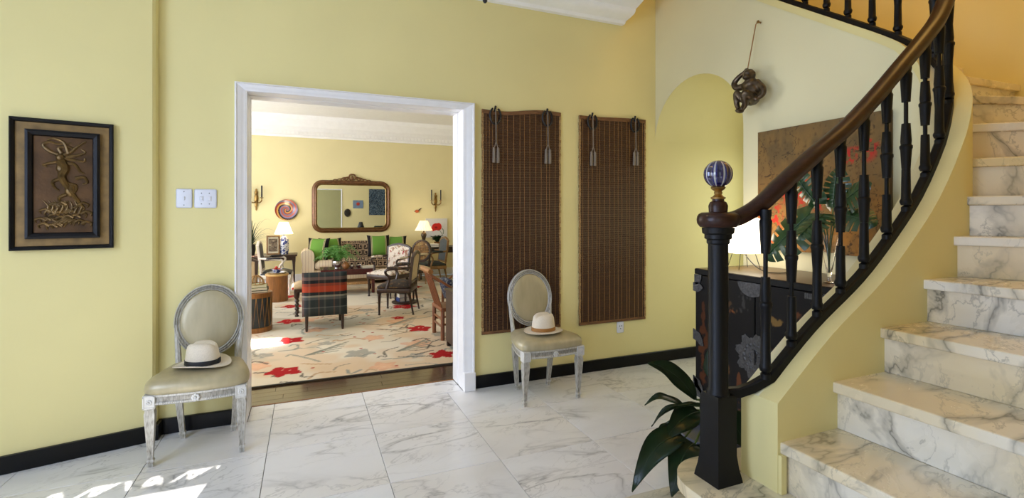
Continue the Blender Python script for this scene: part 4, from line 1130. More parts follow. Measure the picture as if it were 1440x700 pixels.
def paint_rug(U, V):
    img = np.zeros(U.shape + (3,), np.float32); n = fbm(U * 1.3, V * 1.3, 4); img[:] = L3((216, 206, 188)); paint(img, np.clip((n - .45) * 2.2, 0, .6), (204, 184, 154)); paint(img, np.clip((fbm(U * 2 + 40, V * 2, 3) - .52) * 5, 0, .5), (206, 170, 130)); paint(img, np.clip((fbm(U * 1.7, V * 2.2 + 60, 3) - .55) * 5, 0, .5), (150, 152, 140))
    r = random.Random(12); ox, oy = 2.2, -4.405
    red = [(-.184, 4.743, .17), (-.164, 5.881, .17), (-.193, 6.926, .17), (-.195, 8.024, .17), (1.266, 5.89, .17), (1.243, 4.732, .15), (1.35, 7.374, .2), (-.265, 9.927, .2), (-.25, 9.0, .16), (1.134, 6.601, .10), (2.6, 6.2, .18), (2.5, 8.2, .18), (-1.5, 6.3, .18), (-1.5, 8.4, .18), (.5, 9.4, .15), (1.9, 9.3, .18)]
    for x, y, q in [(1.08, 5.2, .17), (1.096, 6.384, .16), (.656, 4.563, .15), (.696, 5.653, .14), (0.0, 6.936, .16), (.25, 7.9, .2), (1.6, 8.2, .2), (.1, 6.3, .15), (-.4, 5.0, .14)]:
        flower(img, U, V, x + ox, y + oy, q, (214, 150, 116), .55, x * 7)
        flower(img, U, V, x + ox, y + oy, q * .6, (222, 176, 140), .6, x * 9)
    for x, y, q in [(.488, 5.076, .17), (1.433, 5.518, .12), (-.371, 5.358, .10), (.993, 4.784, .10), (.2, 5.6, .1), (.8, 7.3, .14)]: flower(img, U, V, x + ox, y + oy, q, (150, 148, 138), .8, x * 5)
    for k in range(150):
        x = r.uniform(-.9, 2.2) if k < 110 else r.uniform(-2, 3.6); y = r.uniform(4.45, 8.4) if k < 110 else r.uniform(4.6, 10.4); a = r.gauss(.2, .6) + (PI if r.random() < .5 else 0); L = r.uniform(.1, .4); bend = r.uniform(-.12, .12)
        pts = [(x + ox, y + oy), (x + ox + L * .5 * math.cos(a) - bend * math.sin(a), y + oy + L * .5 * math.sin(a) + bend * math.cos(a)), (x + ox + L * math.cos(a), y + oy + L * math.sin(a))]
        if k % 3 == 0: pts += [(pts[-1][0] - .05, pts[-1][1] + .05), (pts[-1][0] - .08, pts[-1][1])]
        stroke(img, U, V, pts, r.choice((.008, .01, .014)), r.choice(((88, 84, 76), (66, 62, 58), (130, 124, 110), (128, 134, 126), (176, 140, 104))), .8)
    for k in range(5):   # grey leaves and spiky plants
        for x, y in ((.85, 5.0), (.95, 6.2), (.0, 5.2)): stroke(img, U, V, [(x + ox, y + oy), (x + ox + .12 + .05 * k, y + oy + .02 + .07 * k), (x + ox + .3 + .03 * k, y + oy + .06 + .08 * k)], .014, (128, 128, 114), .8)
    for x, y, q in red: flower(img, U, V, x + ox, y + oy, q, (164, 30, 32), 1, x * 11)
    for k in range(26): x, y = r.uniform(-.6, 1.6), r.uniform(4.5, 7.5); flower(img, U, V, x + ox, y + oy, .02, (168, 60, 48), 1, k)
    paint(img, ((V < .018) | (U < .03) | (U > RW - .03) | (V > RL - .03)) * 1.0, (60, 58, 52))
    return img
rs = paint_grid('rug_pile', RW, RL, 400, 423, paint_rug, P_wool, rug, 'XY', (0, 0, .013))
b = B(); box(b, 0, RW, 0, RL, .0012, .0129, .002); obj('rug_backing', b, simple('rug_edge', (72, 66, 56), .95), rug)

# ---------------------------------------------------------------- fabrics
def ramp_mat(name, axis, period, stops, rough=.9, offset=0, blendx=None, bump=.3):
    k = N(name); s = k.sep(k.coord()); v = s['XYZ'.index(axis)]
    v = k.math('ADD', v, offset)
    f = k.math('FRACT', k.math('DIVIDE', v, period)) if period else v
    c = k.ramp(f, stops, 'CONSTANT')
    if blendx: c = k.mix(blendx[0], c, k.ramp(k.math('FRACT', k.math('DIVIDE', k.math('ADD', s[0], .4), blendx[1])), blendx[2], 'CONSTANT'))
    k.color(c); k.set(Roughness=rough, Specular_IOR_Level=.2); k.bump(k.noise(k.coord(), 350, 2), bump, .002); return k.m
M_plaid = ramp_mat('plaid_wool', 'Z', .53, [(0, (56, 64, 68)), (.16, (92, 96, 96)), (.18, (46, 54, 58)), (.34, (84, 88, 90)), (.40, (140, 138, 130)), (.44, (38, 40, 44)), (.51, (176, 66, 38)), (.64, (140, 62, 42)), (.70, (32, 32, 36)), (.77, (104, 84, 82)), (.84, (44, 52, 56)), (.94, (60, 66, 70))], .95, -.19, (.24, .17, [(0, (40, 46, 50)), (.3, (120, 112, 104)), (.42, (60, 60, 64)), (.7, (150, 96, 74)), (.8, (52, 58, 62))]))
M_stripe = ramp_mat('striped_linen', 'X', .05, [(0, (224, 208, 180)), (.42, (176, 140, 116)), (.52, (226, 212, 188)), (.78, (196, 172, 146)), (.84, (224, 208, 180))], .9)
def cush(g, dk=(22, 20, 24)): return ramp_mat('banded_cushion_cloth', 'X', 0, [(0, dk), (.16, (170, 160, 120)), (.185, dk), (.2, (190, 184, 140)), (.22, g), (.78, (190, 184, 140)), (.80, dk), (.815, (170, 160, 120)), (.84, dk)], .85, .5)
M_cush = cush((104, 148, 62))
def blotch(name, base, spots, scale, rough=.9):
    k = N(name); co = k.coord(); c = lin(base)
    cur = None
    for i, (col, th) in enumerate(spots):
        f = k.ramp(k.noise(k.mapping(co, loc=(7 * i, 3 * i, i)), scale * (1 + .3 * i), 4, .6), [(th, (0, 0, 0, 1)), (th + .03, (1, 1, 1, 1))])
        cur = k.mix(f, cur if cur is not None else c, lin(col))
    k.color(cur); k.set(Roughness=rough); return k.m
M_floral = blotch('cream_needlepoint_flowers', (216, 204, 190), [((150, 120, 96), .55), ((150, 48, 50), .62), ((80, 92, 62), .63)], 13)
M_tap_dk = blotch('dark_needlepoint', (50, 40, 32), [((96, 70, 40), .54), ((70, 84, 80), .62), ((150, 112, 60), .66)], 16)
M_cream = simple('cream_upholstery', (204, 188, 160), .9, var=.06)
M_beige = simple('beige_upholstery', (176, 152, 116), .9, var=.08)
M_blackc = simple('black_leather', (28, 28, 34), .4)
M_whitefr = simple('white_painted_frame', (224, 216, 204), .4, var=.06)
M_greyc = simple('grey_upholstery', (82, 88, 88), .85)
M_greenv = simple('dark_green_velvet', (30, 38, 32), .7)
M_goldfr = simple('gilt_frame', (140, 108, 72), .4, .4, var=.3)
M_bluewh = blotch('blue_and_white_porcelain', (220, 224, 232), [((52, 74, 150), .50), ((30, 44, 112), .58)], 22, .15)
M_redw = simple('dark_red_wood', (74, 22, 22), .25, var=.25, coat=.4)
M_wicker = simple('wicker', (170, 130, 84), .8, var=.35, nscale=60)
M_silverm = simple('polished_silver', (200, 200, 204), .15, 1, var=.05)
M_navy = blotch('navy_white_print', (34, 40, 60), [((150, 150, 150), .56)], 40)
M_bookg = simple('green_book_cloth', (52, 76, 64), .7); M_bookc = simple('pale_book_cloth', (196, 200, 160), .7); M_bookb = simple('blue_book_cloth', (40, 60, 120), .7); M_page = simple('page_edges', (228, 222, 208), .9, var=.04)

RZ = .0135   # top of the rug
def leg_turned(bm, x, y, z1, r=.022, x2=None, y2=None, n=10, ball=False):
    x2 = x if x2 is None else x2; y2 = y if y2 is None else y2
    P = [(0, .7), (.02, .9), (.05, .6), (.5, .75), (.85, 1.0), (.88, 1.25), (.91, 1.0), (.93, 1.35), (1, 1.35)]
    if ball: P = [(0, .9), (.04, 1.1), (.1, .55), (.16, 1.2), (.24, .6), (.32, 1.2), (.40, .6), (.48, 1.2), (.56, .6), (.64, 1.2), (.72, .7), (.78, 1.3), (1, 1.45)]
    rings = []
    for t, k in P:
        rings.append([bm.verts.new((x2 + (x - x2) * t + r * k * math.cos(2 * PI * i / n), y2 + (y - y2) * t + r * k * math.sin(2 * PI * i / n), z1 * t)) for i in range(n)])
    for p, q in zip(rings, rings[1:]):
        for i in range(n): bm.faces.new((p[i], p[(i + 1) % n], q[(i + 1) % n], q[i]))
    bm.faces.new(rings[0][::-1]); bm.faces.new(rings[-1])
def armchair(name, label, loc, rz, w=.56, d=.5, sz=.40, zt=.85, frame=None, seat=None, back=None, outer=None, oval=False, arms=True, lean=.12, cat='chair', group=None, cane=False):
    t = thing(name, label, cat, (loc[0], loc[1], RZ), rz, group); hw, hd = w / 2, d / 2
    b = B(); box(b, -hw, hw, -hd, hd, sz - .10, sz - .035, .012, 2); obj('seat_frame', b, frame, t, True)
    b = B(); cushion_box(b, -hw + .01, hw - .01, -hd + .005, hd - .01, sz - .04, sz + .005, .045); obj('seat', b, seat, t, 'all')
    for sx in (-1, 1):
        b = B(); leg_turned(b, sx * (hw - .03), -hd + .03, sz - .09); obj('leg', b, frame, t, True)
        b = B(); leg_turned(b, sx * (hw - .05), hd - .03, sz - .09, .02, sx * (hw - .05), hd + .03); obj('leg', b, frame, t, True)
    z0 = sz + .04; ln = lambda z: hd - .02 + (z - sz) * lean
    if oval:
        zc, rx, rz_ = (z0 + zt) / 2 + .03, hw * .86, (zt - z0) / 2 - .02
        el_ = [(rx * math.cos(2 * PI * i / 28), zc + rz_ * math.sin(2 * PI * i / 28)) for i in range(28)]
    else:
        el_ = [(-hw * .86, z0), (hw * .86, z0), (hw * .92, zt - .04), (hw * .6, zt - .01), (0, zt + .015), (-hw * .6, zt - .01), (-hw * .92, zt - .04)]
    b = B(); sweep(b, [(x, ln(z), z) for x, z in el_], [(-.02, -.018), (.02, -.018), (.024, 0), (.016, .02), (-.016, .02), (-.024, 0)], closed=True, up=(0, -1, 0))
    for sx in (-1, 1): tube(b, [(sx * (hw - .05), hd - .02, sz - .1), (sx * hw * .84, ln(z0 + .04), z0 + .04)] + ([(sx * hw * .84, ln(zc), zc)] if oval else []), .018, 8, up=(0, -1, 0))
    obj('back_frame', b, frame, t, True)
    def pad(name, m, y0, y1):
        b = B(); cx_ = 0; cz = sum(z for x, z in el_) / len(el_)
        rr = []
        for k, q in ((.97, y0), (.93, y0 + (y1 - y0) * .6), (.7, y1), (.3, y1 * 1.1)): rr.append([b.verts.new((x * k, ln(cz + (z - cz) * k) + q, cz + (z - cz) * k)) for x, z in el_])
        n = len(el_)
        for p, q in zip(rr, rr[1:]):
            for i in range(n): b.faces.new((p[i], p[(i + 1) % n], q[(i + 1) % n], q[i]))
        b.faces.new(rr[-1]); b.faces.new(rr[0]); obj(name, b, m, t, True)
    if cane:
        b = B()
        for k in range(-6, 7):
            x = hw * .86 * k / 7; hgt = rz_ * math.sqrt(max(.02, 1 - (x / rx) ** 2)); box(b, x - .004, x + .004, ln(zc) - .004, ln(zc) + .004, zc - hgt, zc + hgt)
            z = zc + rz_ * k / 7; wd = rx * math.sqrt(max(.02, 1 - ((z - zc) / rz_) ** 2)); box(b, -wd, wd, ln(z) - .003, ln(z) + .005, z - .004, z + .004)
        obj('cane_panel', b, M_wicker, t, kind='stuff')
    else:
        pad('back_pad', back, -.002, -.026); pad('outer_back', outer or back, .004, .012)
    if arms:
        za = sz + .22
        for sx in (-1, 1):
            b = B(); P = smooth_path([(sx * hw * .9, ln(za + .03), za + .03), (sx * (hw + .02), .1, za + .02), (sx * (hw + .02), -hd * .35, za), (sx * (hw + .01), -hd * .45, za - .05), (sx * (hw - .01), -hd * .25, za - .12), (sx * (hw - .02), -hd * .45, sz - .05)], 4)
            tube(b, P, .018, 8, up=(1, 0, 0)); a = obj('arm', b, frame, t, True)
            b = B(); cushion_box(b, sx * (hw + .02) - .026, sx * (hw + .02) + .026, -.08, .14, za + .01, za + .04, .01, 4, 6); obj('arm_pad', b, seat, a, 'all')
    return t

# ---------------------------------------------------------------- plaid chair, its back toward the hall
pc = thing('plaid_chair', 'low plaid wool slipper chair with dark legs, back turned to the doorway', 'chair', (.21, 6.5, RZ), PI)
b = B(); cushion_box(b, -.25, .25, -.27, .25, .21, .385, .03, 8, 8, 4); obj('seat', b, M_plaid, pc, 'all')
b = B(); vs_ = cushion_box(b, -.25, .25, -.255, .255, -.05, .06, .012, 10, 10, 6)
bmesh.ops.transform(b, matrix=Matrix.Translation((0, .235, .43)) @ Matrix.Rotation(math.radians(-86), 4, 'X'), verts=vs_)
obj('backrest', b, M_plaid, pc, 'all')
for sx in (-1, 1):
    for y, y2 in ((-.22, -.23), (.24, .27)):
        b = B(); lathe(b, [(.012, 0), (.016, .03), (.02, .20), (.026, .215)], 8, mat=Matrix.Translation((sx * .2, y2, 0)) @ Matrix.Shear('XY', 4, (0, (y - y2) / .21))); obj('leg', b, M_wood_dk, pc, True)

# ---------------------------------------------------------------- sofa
sf = thing('striped_sofa', 'cream and brown striped sofa with scrolled arms against the far wall', 'sofa', (.97, 10.35, RZ))
b = B(); box(b, -1.04, 1.04, -.38, .38, .07, .31, .02, 2); obj('base', b, M_stripe, sf, True)
for k in range(3):
    b = B(); x0 = -.81 + .54 * k; cushion_box(b, x0 + .004, x0 + .536, -.40, .22, .315, .46, .03, 8, 8, 5); obj('seat_cushion', b, M_stripe, sf, 'all')
b = B(); vs_ = cushion_box(b, -.88, .88, -.22, .22, -.07, .07, .03, 10, 8, 5); bmesh.ops.transform(b, matrix=Matrix.Translation((0, .28, .53)) @ Matrix.Rotation(math.radians(80), 4, 'X'), verts=vs_); obj('backrest', b, M_stripe, sf, 'all')
for sx in (-1, 1):
    b = B(); pr = []
    for k in range(17): a = PI * 1.05 - PI * 1.3 * k / 16; pr.append((sx * (1.0 + .0) + sx * -1 * .115 * math.cos(a) * -1, .575 + .12 * math.sin(a)))
    pr = [(sx * .82, .31), (sx * .82, .56)] + [(sx * (.94 - .12 * math.cos(PI * k / 12)), .585 + .115 * math.sin(PI * k / 12)) for k in range(13)] + [(sx * 1.05, .50), (sx * 1.02, .42), (sx * 1.04, .31), (sx * 1.04, .08), (sx * .82, .08)]
    a0 = [b.verts.new((x, -.41, z)) for x, z in pr]; a1 = [b.verts.new((x, .36, z)) for x, z in pr]; n = len(pr)
    b.faces.new(a0); b.faces.new(a1)
    for i in range(n): b.faces.new((a0[i], a0[(i + 1) % n], a1[(i + 1) % n], a1[i]))
    obj('arm', b, M_stripe, sf, True)
    for y in (-.34, .32): b = B(); lathe(b, [(.02, 0), (.03, .07)], 10, (sx * .97, y, 0)); obj('foot', b, M_wood_dk, sf)
def greek(U, V):
    img = np.zeros(U.shape + (3,), np.float32); img[:] = L3((36, 27, 26)); s = .105
    u = (U / s) % 1; v = (V / s) % 1; alt = ((np.floor(U / s) + np.floor(V / s)) % 2) > 0
    u = np.where(alt, 1 - u, u)
    li = lambda c, a, w=.07: np.abs(c - a) < w
    m = (li(v, .12) & (u > .1)) | (li(u, .88) & (v > .1) & (v < .9)) | (li(v, .88) & (u > .3)) | (li(u, .3) & (v > .4) & (v < .9)) | (li(v, .45) & (u > .3) & (u < .66)) | (li(u, .05, .035))
    paint(img, m * (.75 + .2 * fbm(U * 90, V * 90, 2)), (186, 160, 130)); return img
th = paint_grid('patterned_throw', 1.42, 1.28, 300, 200, greek, P_cloth, None, 'XY')
prof = [Vector((0, y, z)) for y, z in ((.40, .46), (.372, .74), (.335, .795), (.27, .80), (.215, .76), (.18, .60), (.165, .505), (.12, .502), (-.2, .509), (-.36, .505), (-.412, .47), (-.42, .40), (-.424, .32))]
prof = smooth_path([p for p in prof], 5); seg = [0]
for p, q in zip(prof, prof[1:]): seg.append(seg[-1] + (q - p).length)
co = np.empty(len(th.data.vertices) * 3, np.float32); th.data.vertices.foreach_get('co', co); co = co.reshape(-1, 3)
sv_ = seg[-1] * (1 - co[:, 1] / 1.28)
nx3 = np.stack([co[:, 0] - .71 + .12, np.interp(sv_, seg, [p.y for p in prof]), np.interp(sv_, seg, [p.z for p in prof]) + .004], -1)
th.data.vertices.foreach_set('co', nx3.astype(np.float32).ravel()); th.location = (1.05, 10.35, RZ + .012); th.data.update()
so = th.modifiers.new('solid', 'SOLIDIFY'); so.thickness = .006; so.offset = -1
for p in th.data.polygons: p.use_smooth = True
tag(th, 'dark brown throw with tan key pattern draped over the striped sofa', 'throw')
def cushion(label, x, y, z, s, rx, rz, m=None, group='green and black cushions on the sofa'):
    t = bpy.data.objects.new('cushion', None)
    b = B(); n = 10; V = {}
    for sg in (-1, 1):
        for i in range(n + 1):
            for j in range(n + 1):
                u, v = 2 * i / n - 1, 2 * j / n - 1; pin = 1 - .10 * (1 - abs(u) ** 2) * abs(v) ** 2; pin2 = 1 - .10 * (1 - abs(v) ** 2) * abs(u) ** 2
                V[sg, i, j] = b.verts.new((s * u * pin2, s * v * pin, sg * .085 * ((1 - u * u) * (1 - v * v)) ** .55))
        for i in range(n):
            for j in range(n): b.faces.new((V[sg, i, j], V[sg, i + 1, j], V[sg, i + 1, j + 1], V[sg, i, j + 1]))
    bmesh.ops.remove_doubles(b, verts=b.verts, dist=1e-5)
    # cloth bands run on the cushion's own X, scaled to its half width
    o = obj('cushion', b, m or M_cush, None, 'all'); o.data.transform(Matrix.Diagonal((1 / (2 * s), 1, 1, 1)))
    o.scale = (2 * s, 1, 1); o.location = (x, y, z); o.rotation_euler = (rx, 0, rz)
    bpy.data.objects.remove(t)
    return tag(o, label, 'cushion', group)
cushion('green cushion with wide black ends, in the scrolled sofa arm corner left', .22, 10.24, .70, .23, math.radians(78), -.55)
cushion('green and black cushion behind the fern, second from the left sofa arm', .46, 10.33, .70, .225, math.radians(72), .25)
cushion('bright green cushion with black ends leaning on the patterned throw', 1.36, 10.22, .745, .225, math.radians(74), .02)
cushion('green cushion partly hidden behind the floral armchair back', 1.72, 10.30, .72, .225, math.radians(72), -.1)

# ---------------------------------------------------------------- coffee table and what stands on it
ct = thing('coffee_table', 'low dark red coffee table with a woven lower shelf before the sofa', 'table', (.68, 9.12, RZ))
b = B(); box(b, -.45, .45, -.28, .28, .385, .43, .006, 2); box(b, -.42, .42, -.26, .26, .33, .385); obj('table_top', b, M_redw, ct)
b = B(); box(b, -.42, .42, -.26, .26, .16, .20, .004); obj('lower_shelf', b, M_wicker, ct)
for sx in (-1, 1):
    for sy in (-1, 1): b = B(); box(b, sx * .41 - .025, sx * .41 + .025, sy * .245 - .025, sy * .245 + .025, 0, .335, .004); obj('leg', b, M_redw, ct)
CTZ = RZ + .4305
fn = thing('potted_fern', 'bright green fern in a polished silver pot on the coffee table', 'plant', (.50, 8.98, CTZ))
b = B(); lathe(b, [(.05, 0), (.055, .008), (.04, .02), (.075, .07), (.085, .11), (.078, .135), (.09, .15), (.082, .15), (.07, .13), (0, .12)], 20); obj('silver_pot', b, M_silverm, fn, True)
rf = random.Random(5)
for k in range(40):
    a = 2 * PI * k / 40 + rf.uniform(-.1, .1); L = rf.uniform(.2, .40); up = rf.uniform(.12, .38)
    P = bez((0, 0, .12), (L * .3 * math.cos(a), L * .3 * math.sin(a), .12 + up), (L * .8 * math.cos(a), L * .8 * math.sin(a), .14 + up), (L * math.cos(a), L * math.sin(a), .10 + up * .35), 12)
    b = B(); tube(b, P, .002, 4)
    for i in range(1, 12):
        t = (P[min(i + 1, 12)] - P[i - 1]).normalized(); s = t.cross(Vector((0, 0, 1))).normalized(); w = .075 * math.sin(PI * (i / 12) ** .7) + .006
        for sg in (-1, 1):
            p = P[i]; q = p + s * sg * w + t * .02 - Vector((0, 0, .012)); b.faces.new([b.verts.new(v) for v in (p - t * .006, p + t * .008, q + t * .004, q - t * .004)])
    obj('frond', b, M_fern, fn)
gd = thing('gourd', 'round brown gourd on the coffee table beside the silver fern pot', 'ornament', (.64, 8.92, CTZ))
b = B(); lathe(b, [(.0, 0), (.03, .002), (.055, .03), (.06, .065), (.045, .10), (.02, .115), (.012, .13), (0, .132)], 18); obj('shell', b, M_wood_md, gd, True)
b = B(); tube(b, [(0, 0, .13), (.006, 0, .15)], .005, 6, up=(1, 0, 0)); obj('stalk', b, M_wood_dk, gd, True)
for k, (x, y, r, lb) in enumerate(((.74, 8.94, .045, 'small silver bowl next to the brown gourd'), (.86, 9.0, .05, 'silver bowl in the middle of the coffee table'))):
    b = B(); lathe(b, [(r * .5, 0), (r * .55, .005), (r * .9, .03), (r, .06), (r * .94, .06), (r * .8, .03), (0, .012)], 18); tag(obj('silver_bowl', b, M_silverm, None, True, loc=(x, y, CTZ)), lb, 'bowl')
def book(label, loc, rz, w, d, h, cov, group=None):
    t = thing('book', label, 'book', loc, rz, group)
    b = B(); box(b, -w / 2, w / 2, -d / 2, d / 2, 0, .004); box(b, -w / 2, w / 2, -d / 2, d / 2, h - .004, h); box(b, -w / 2, -w / 2 + .004, -d / 2, d / 2, .004, h - .004); obj('cover', b, cov, t)
    b = B(); box(b, -w / 2 + .004, w / 2 - .005, -d / 2 + .004, d / 2 - .004, .004, h - .004); obj('pages', b, M_page, t); return t
book('white paged book lying at the right end of the coffee table', (1.02, 9.02, CTZ), .1, .2, .14, .03, M_page)

# ---------------------------------------------------------------- armchairs
armchair('floral_armchair', 'open armchair in cream flowered needlepoint with dark frame, facing the plaid chair', (1.29, 8.46), math.radians(-52), .54, .48, .40, .84, M_wood_dk, M_floral, M_floral)
armchair('carved_armchair', 'dark carved armchair with cream outer back, nearest of the open armchairs', (1.20, 7.02), math.radians(-112), .54, .46, .40, .83, M_wood_dk, M_tap_dk, M_tap_dk, M_cream)
armchair('cane_armchair', 'armchair with round cane back behind the flowered armchair', (1.78, 9.05), math.radians(-60), .56, .5, .40, .86, M_wood_dk, M_cream, M_cream, None, True, True, cane=True)
armchair('grey_armchair', 'gilt framed armchair in grey cloth with dark green seat beside the far lamp', (2.36, 9.80), math.radians(-86), .50, .46, .38, .88, M_goldfr, M_greenv, M_greyc)
armchair('white_armchair', 'white painted armchair with black leather seat and arms by the left lamp', (-.46, 9.45), math.radians(88), .54, .48, .38, .88, M_whitefr, M_blackc, M_blackc)
armchair('beige_chair', 'beige upholstered low chair partly hidden behind the drum and door jamb', (-.80, 7.55), math.radians(170), .56, .5, .40, .80, M_wood_dk, M_beige, M_beige, None, False, False)

st = thing('turned_leg_stool', 'cream stool with dark spool-turned legs behind the plaid chair', 'stool', (.10, 7.36, RZ))
b = B(); cushion_box(b, -.25, .25, -.2, .2, .36, .44, .03); obj('seat', b, M_beige, st, 'all')
b = B(); box(b, -.245, .245, -.195, .195, .325, .365, .005); obj('seat_rail', b, M_wood_dk, st)
for sx in (-1, 1):
    for sy in (-1, 1): b = B(); leg_turned(b, sx * .21, sy * .165, .33, .026, ball=True); obj('leg', b, M_wood_dk, st, True)

pt2 = thing('two_tier_table', 'small dark round two-tier table holding books behind the carved armchair', 'table', (1.42, 7.68, RZ))
b = B(); lathe(b, [(.02, .18), (.19, .18), (.2, .19), (.19, .205), (.0, .205)], 24); obj('table_top', b, M_wood_dk, pt2, True)
b = B(); lathe(b, [(.18, .0), (.2, .008), (.2, .025), (.18, .032), (.0, .032)], 24); obj('lower_tier', b, M_wood_dk, pt2, True)
for k in range(3): a = 2 * PI * k / 3 + .4; b = B(); lathe(b, [(.012, .03), (.018, .1), (.012, .182)], 8, (.16 * math.cos(a), .16 * math.sin(a), 0)); obj('post', b, M_wood_dk, pt2, True)
book('blue book on the lower tier of the small round table', (1.40, 7.66, RZ + .0325), .2, .19, .14, .06, M_bookb)
book('white book lying on the blue book in the round table', (1.405, 7.66, RZ + .093), .1, .18, .13, .05, M_page)

# ---------------------------------------------------------------- right corner: desk, lamp, plant, picture
dk = thing('writing_table', 'dark wooden side table under the far lamp and poppy picture', 'table', (2.65, 10.45, RZ))
b = B(); box(b, -.48, .48, -.27, .27, .64, .675, .005); box(b, -.45, .45, -.25, .25, .55, .64); obj('table_top', b, M_wood_dk, dk)
b = B(); box(b, -.2, .2, -.262, -.25, .565, .63, .003); d = obj('drawer', b, M_wood_dk, dk); b = B(); blob(b, (0, -.268, .597), (.01, .008, .01), 1); obj('knob', b, M_brass, d, True)
for sx in (-1, 1):
    for sy in (-1, 1): b = B(); leg_turned(b, sx * .42, sy * .22, .56, .024); obj('leg', b, M_wood_dk, dk, True)
DZ = RZ + .6755
lr = thing('bronze_lamp', 'dark bronze urn lamp with white pleated shade on the right side table', 'lamp', (2.33, 10.42, DZ))
b = B(); lathe(b, [(.085, 0), (.09, .01), (.06, .03), (.03, .045), (.018, .08), (.03, .13), (.045, .20), (.062, .25), (.05, .29), (.02, .31), (.014, .34), (.02, .35), (.008, .37), (.008, .42)], 18); obj('urn_base', b, M_bronze, lr, True)
b = B(); rr = []
for z, r in ((.345, .185), (.43, .135), (.50, .105), (.555, .075)): rr.append([b.verts.new(((r + .006 * (-1) ** i) * math.cos(2 * PI * i / 48), (r + .006 * (-1) ** i) * math.sin(2 * PI * i / 48), z)) for i in range(48)])
for p, q in zip(rr, rr[1:]):
    for i in range(48): b.faces.new((p[i], p[(i + 1) % 48], q[(i + 1) % 48], q[i]))
obj('pleated_shade', b, M_shadeR, lr)
add_light('bronze_lamp_bulb', 'POINT', (2.33, 10.42, DZ + .60), (0, 0, 0), 3, (1, .8, .5), radius=.05)
for k, (lb, z, c) in enumerate((('dark green book under the other, beside the far bronze lamp', 0, M_bookg), ('pale book topmost beside the far bronze lamp', .036, M_page))):
    book(lb, (2.47, 10.23, DZ + z), .05, .24, .17, .035, c)
pp = thing('potted_plant', 'small leafy green plant in a brown pot under the poppy picture', 'plant', (2.62, 10.40, DZ))
b = B(); lathe(b, [(.05, 0), (.07, .09), (.075, .10), (.065, .10), (0, .09)], 16); obj('pot', b, M_wood_md, pp, True)
for k in range(34):
    a = rf.uniform(0, 2 * PI); L = rf.uniform(.08, .17); zz = rf.uniform(.12, .25)
    b = bigleaf((.02 * math.cos(a), .02 * math.sin(a), .09), (L * math.cos(a), L * math.sin(a), zz), .028, .03); obj('leaf', b, M_leaf2, pp, 'all')
pq = thing('poppy_picture', 'white unframed picture of a red poppy on the wall behind the small plant', 'picture', (2.50, 10.998, .855))
b = B(); box(b, 0, .50, -.025, -.001, 0, .43, .002); obj('canvas', b, M_white, pq)
def poppy(U, V):
    img = np.zeros(U.shape + (3,), np.float32); img[:] = L3((214, 212, 210)); paint(img, np.clip(fbm(U * 8, V * 8) - .5, 0, .3), (180, 184, 190))
    for cx_, cy_, rx_, ry_ in ((.24, .25, .10, .07), (.20, .20, .09, .045), (.29, .24, .075, .085), (.16, .17, .05, .03)): paint(img, ((((U - cx_) / rx_) ** 2 + ((V - cy_) / ry_) ** 2 + .3 * (fbm(U * 20, V * 20) - .5)) < 1) * 1.0, (206, 44, 34))
    paint(img, ((((U - .235) / .035) ** 2 + ((V - .225) / .022) ** 2) < 1) * .8, (120, 20, 20)); stroke(img, U, V, [(.3, .18), (.36, .1), (.40, .02)], .006, (70, 90, 70)); stroke(img, U, V, [(.38, .2), (.41, .15), (.40, .08)], .01, (90, 110, 90)); return img
paint_grid('painted_face', .50, .43, 100, 86, poppy, P_flat, pq, 'XZ', (0, -.0262, 0))

# ---------------------------------------------------------------- bamboo chairs and cabinet by the right jamb
def bamboo_chair(label, loc, rz):
    t = thing('bamboo_chair', label, 'chair', (loc[0], loc[1], RZ), rz)
    for sx in (-1, 1):   # local -Y is the front
        b = B(); tube(b, [(sx * .19, -.2, 0), (sx * .19, -.2, .33)], .02, 8, up=(1, 0, 0)); obj('leg', b, M_wood_rd, t, True)
        b = B(); tube(b, [(sx * .19, .2, 0), (sx * .19, .2, .34)], .023, 8, up=(1, 0, 0)); obj('leg', b, M_wood_rd, t, True)
        b = B(); tube(b, [(sx * .16, .33, .72), (sx * .21, .0, .50), (sx * .2, -.2, .36)], .014, 8, up=(1, 0, 0)); obj('arm', b, M_wood_rd, t, True)
        b = B(); tube(b, [(sx * .19, -.2, .17), (sx * .19, .2, .17)], .012, 6); obj('stretcher', b, M_wood_rd, t, True)
    for z in (.14, .22): b = B(); tube(b, [(-.19, .2, z), (.19, .2, z)], .012, 6); obj('stretcher', b, M_wood_rd, t, True)
    b = B(); tube(b, [(-.21, .2, .33), (.21, .2, .33)], .024, 8); tube(b, [(-.21, -.2, .33), (.21, -.2, .33)], .02, 8); tube(b, [(-.19, .2, .33), (-.19, -.2, .33)], .02, 8); tube(b, [(.19, .2, .33), (.19, -.2, .33)], .02, 8); box(b, -.18, .18, -.19, .19, .325, .345); obj('seat', b, M_wood_rd, t, True)
    b = B(); tube(b, [(-.2, .335, .755), (.2, .335, .755)], .03, 8); obj('top_rail', b, M_wood_md, t, True)
    for k in range(6): x = -.15 + .06 * k; b = B(); tube(b, [(x, .2, .34), (x, .33, .75)], .0085, 6, up=(1, 0, 0)); obj('spindle', b, M_wood_rd, t, True)
    return t
bamboo_chair('reddish bamboo spindle chair with a navy print cushion beside the right door jamb', (1.58, 5.43), math.radians(90))
b = B(); vs_ = cushion_box(b, -.16, .16, -.13, .13, -.05, .05, .03, 8, 8); bmesh.ops.transform(b, matrix=Matrix.Rotation(math.radians(72), 4, 'X'), verts=vs_)
o = obj('cushion', b, M_navy, None, 'all', loc=(1.50, 5.43, RZ + .52)); o.rotation_euler = (0, 0, math.radians(90)); tag(o, 'navy cushion with a grey print propped on the bamboo chair', 'cushion')
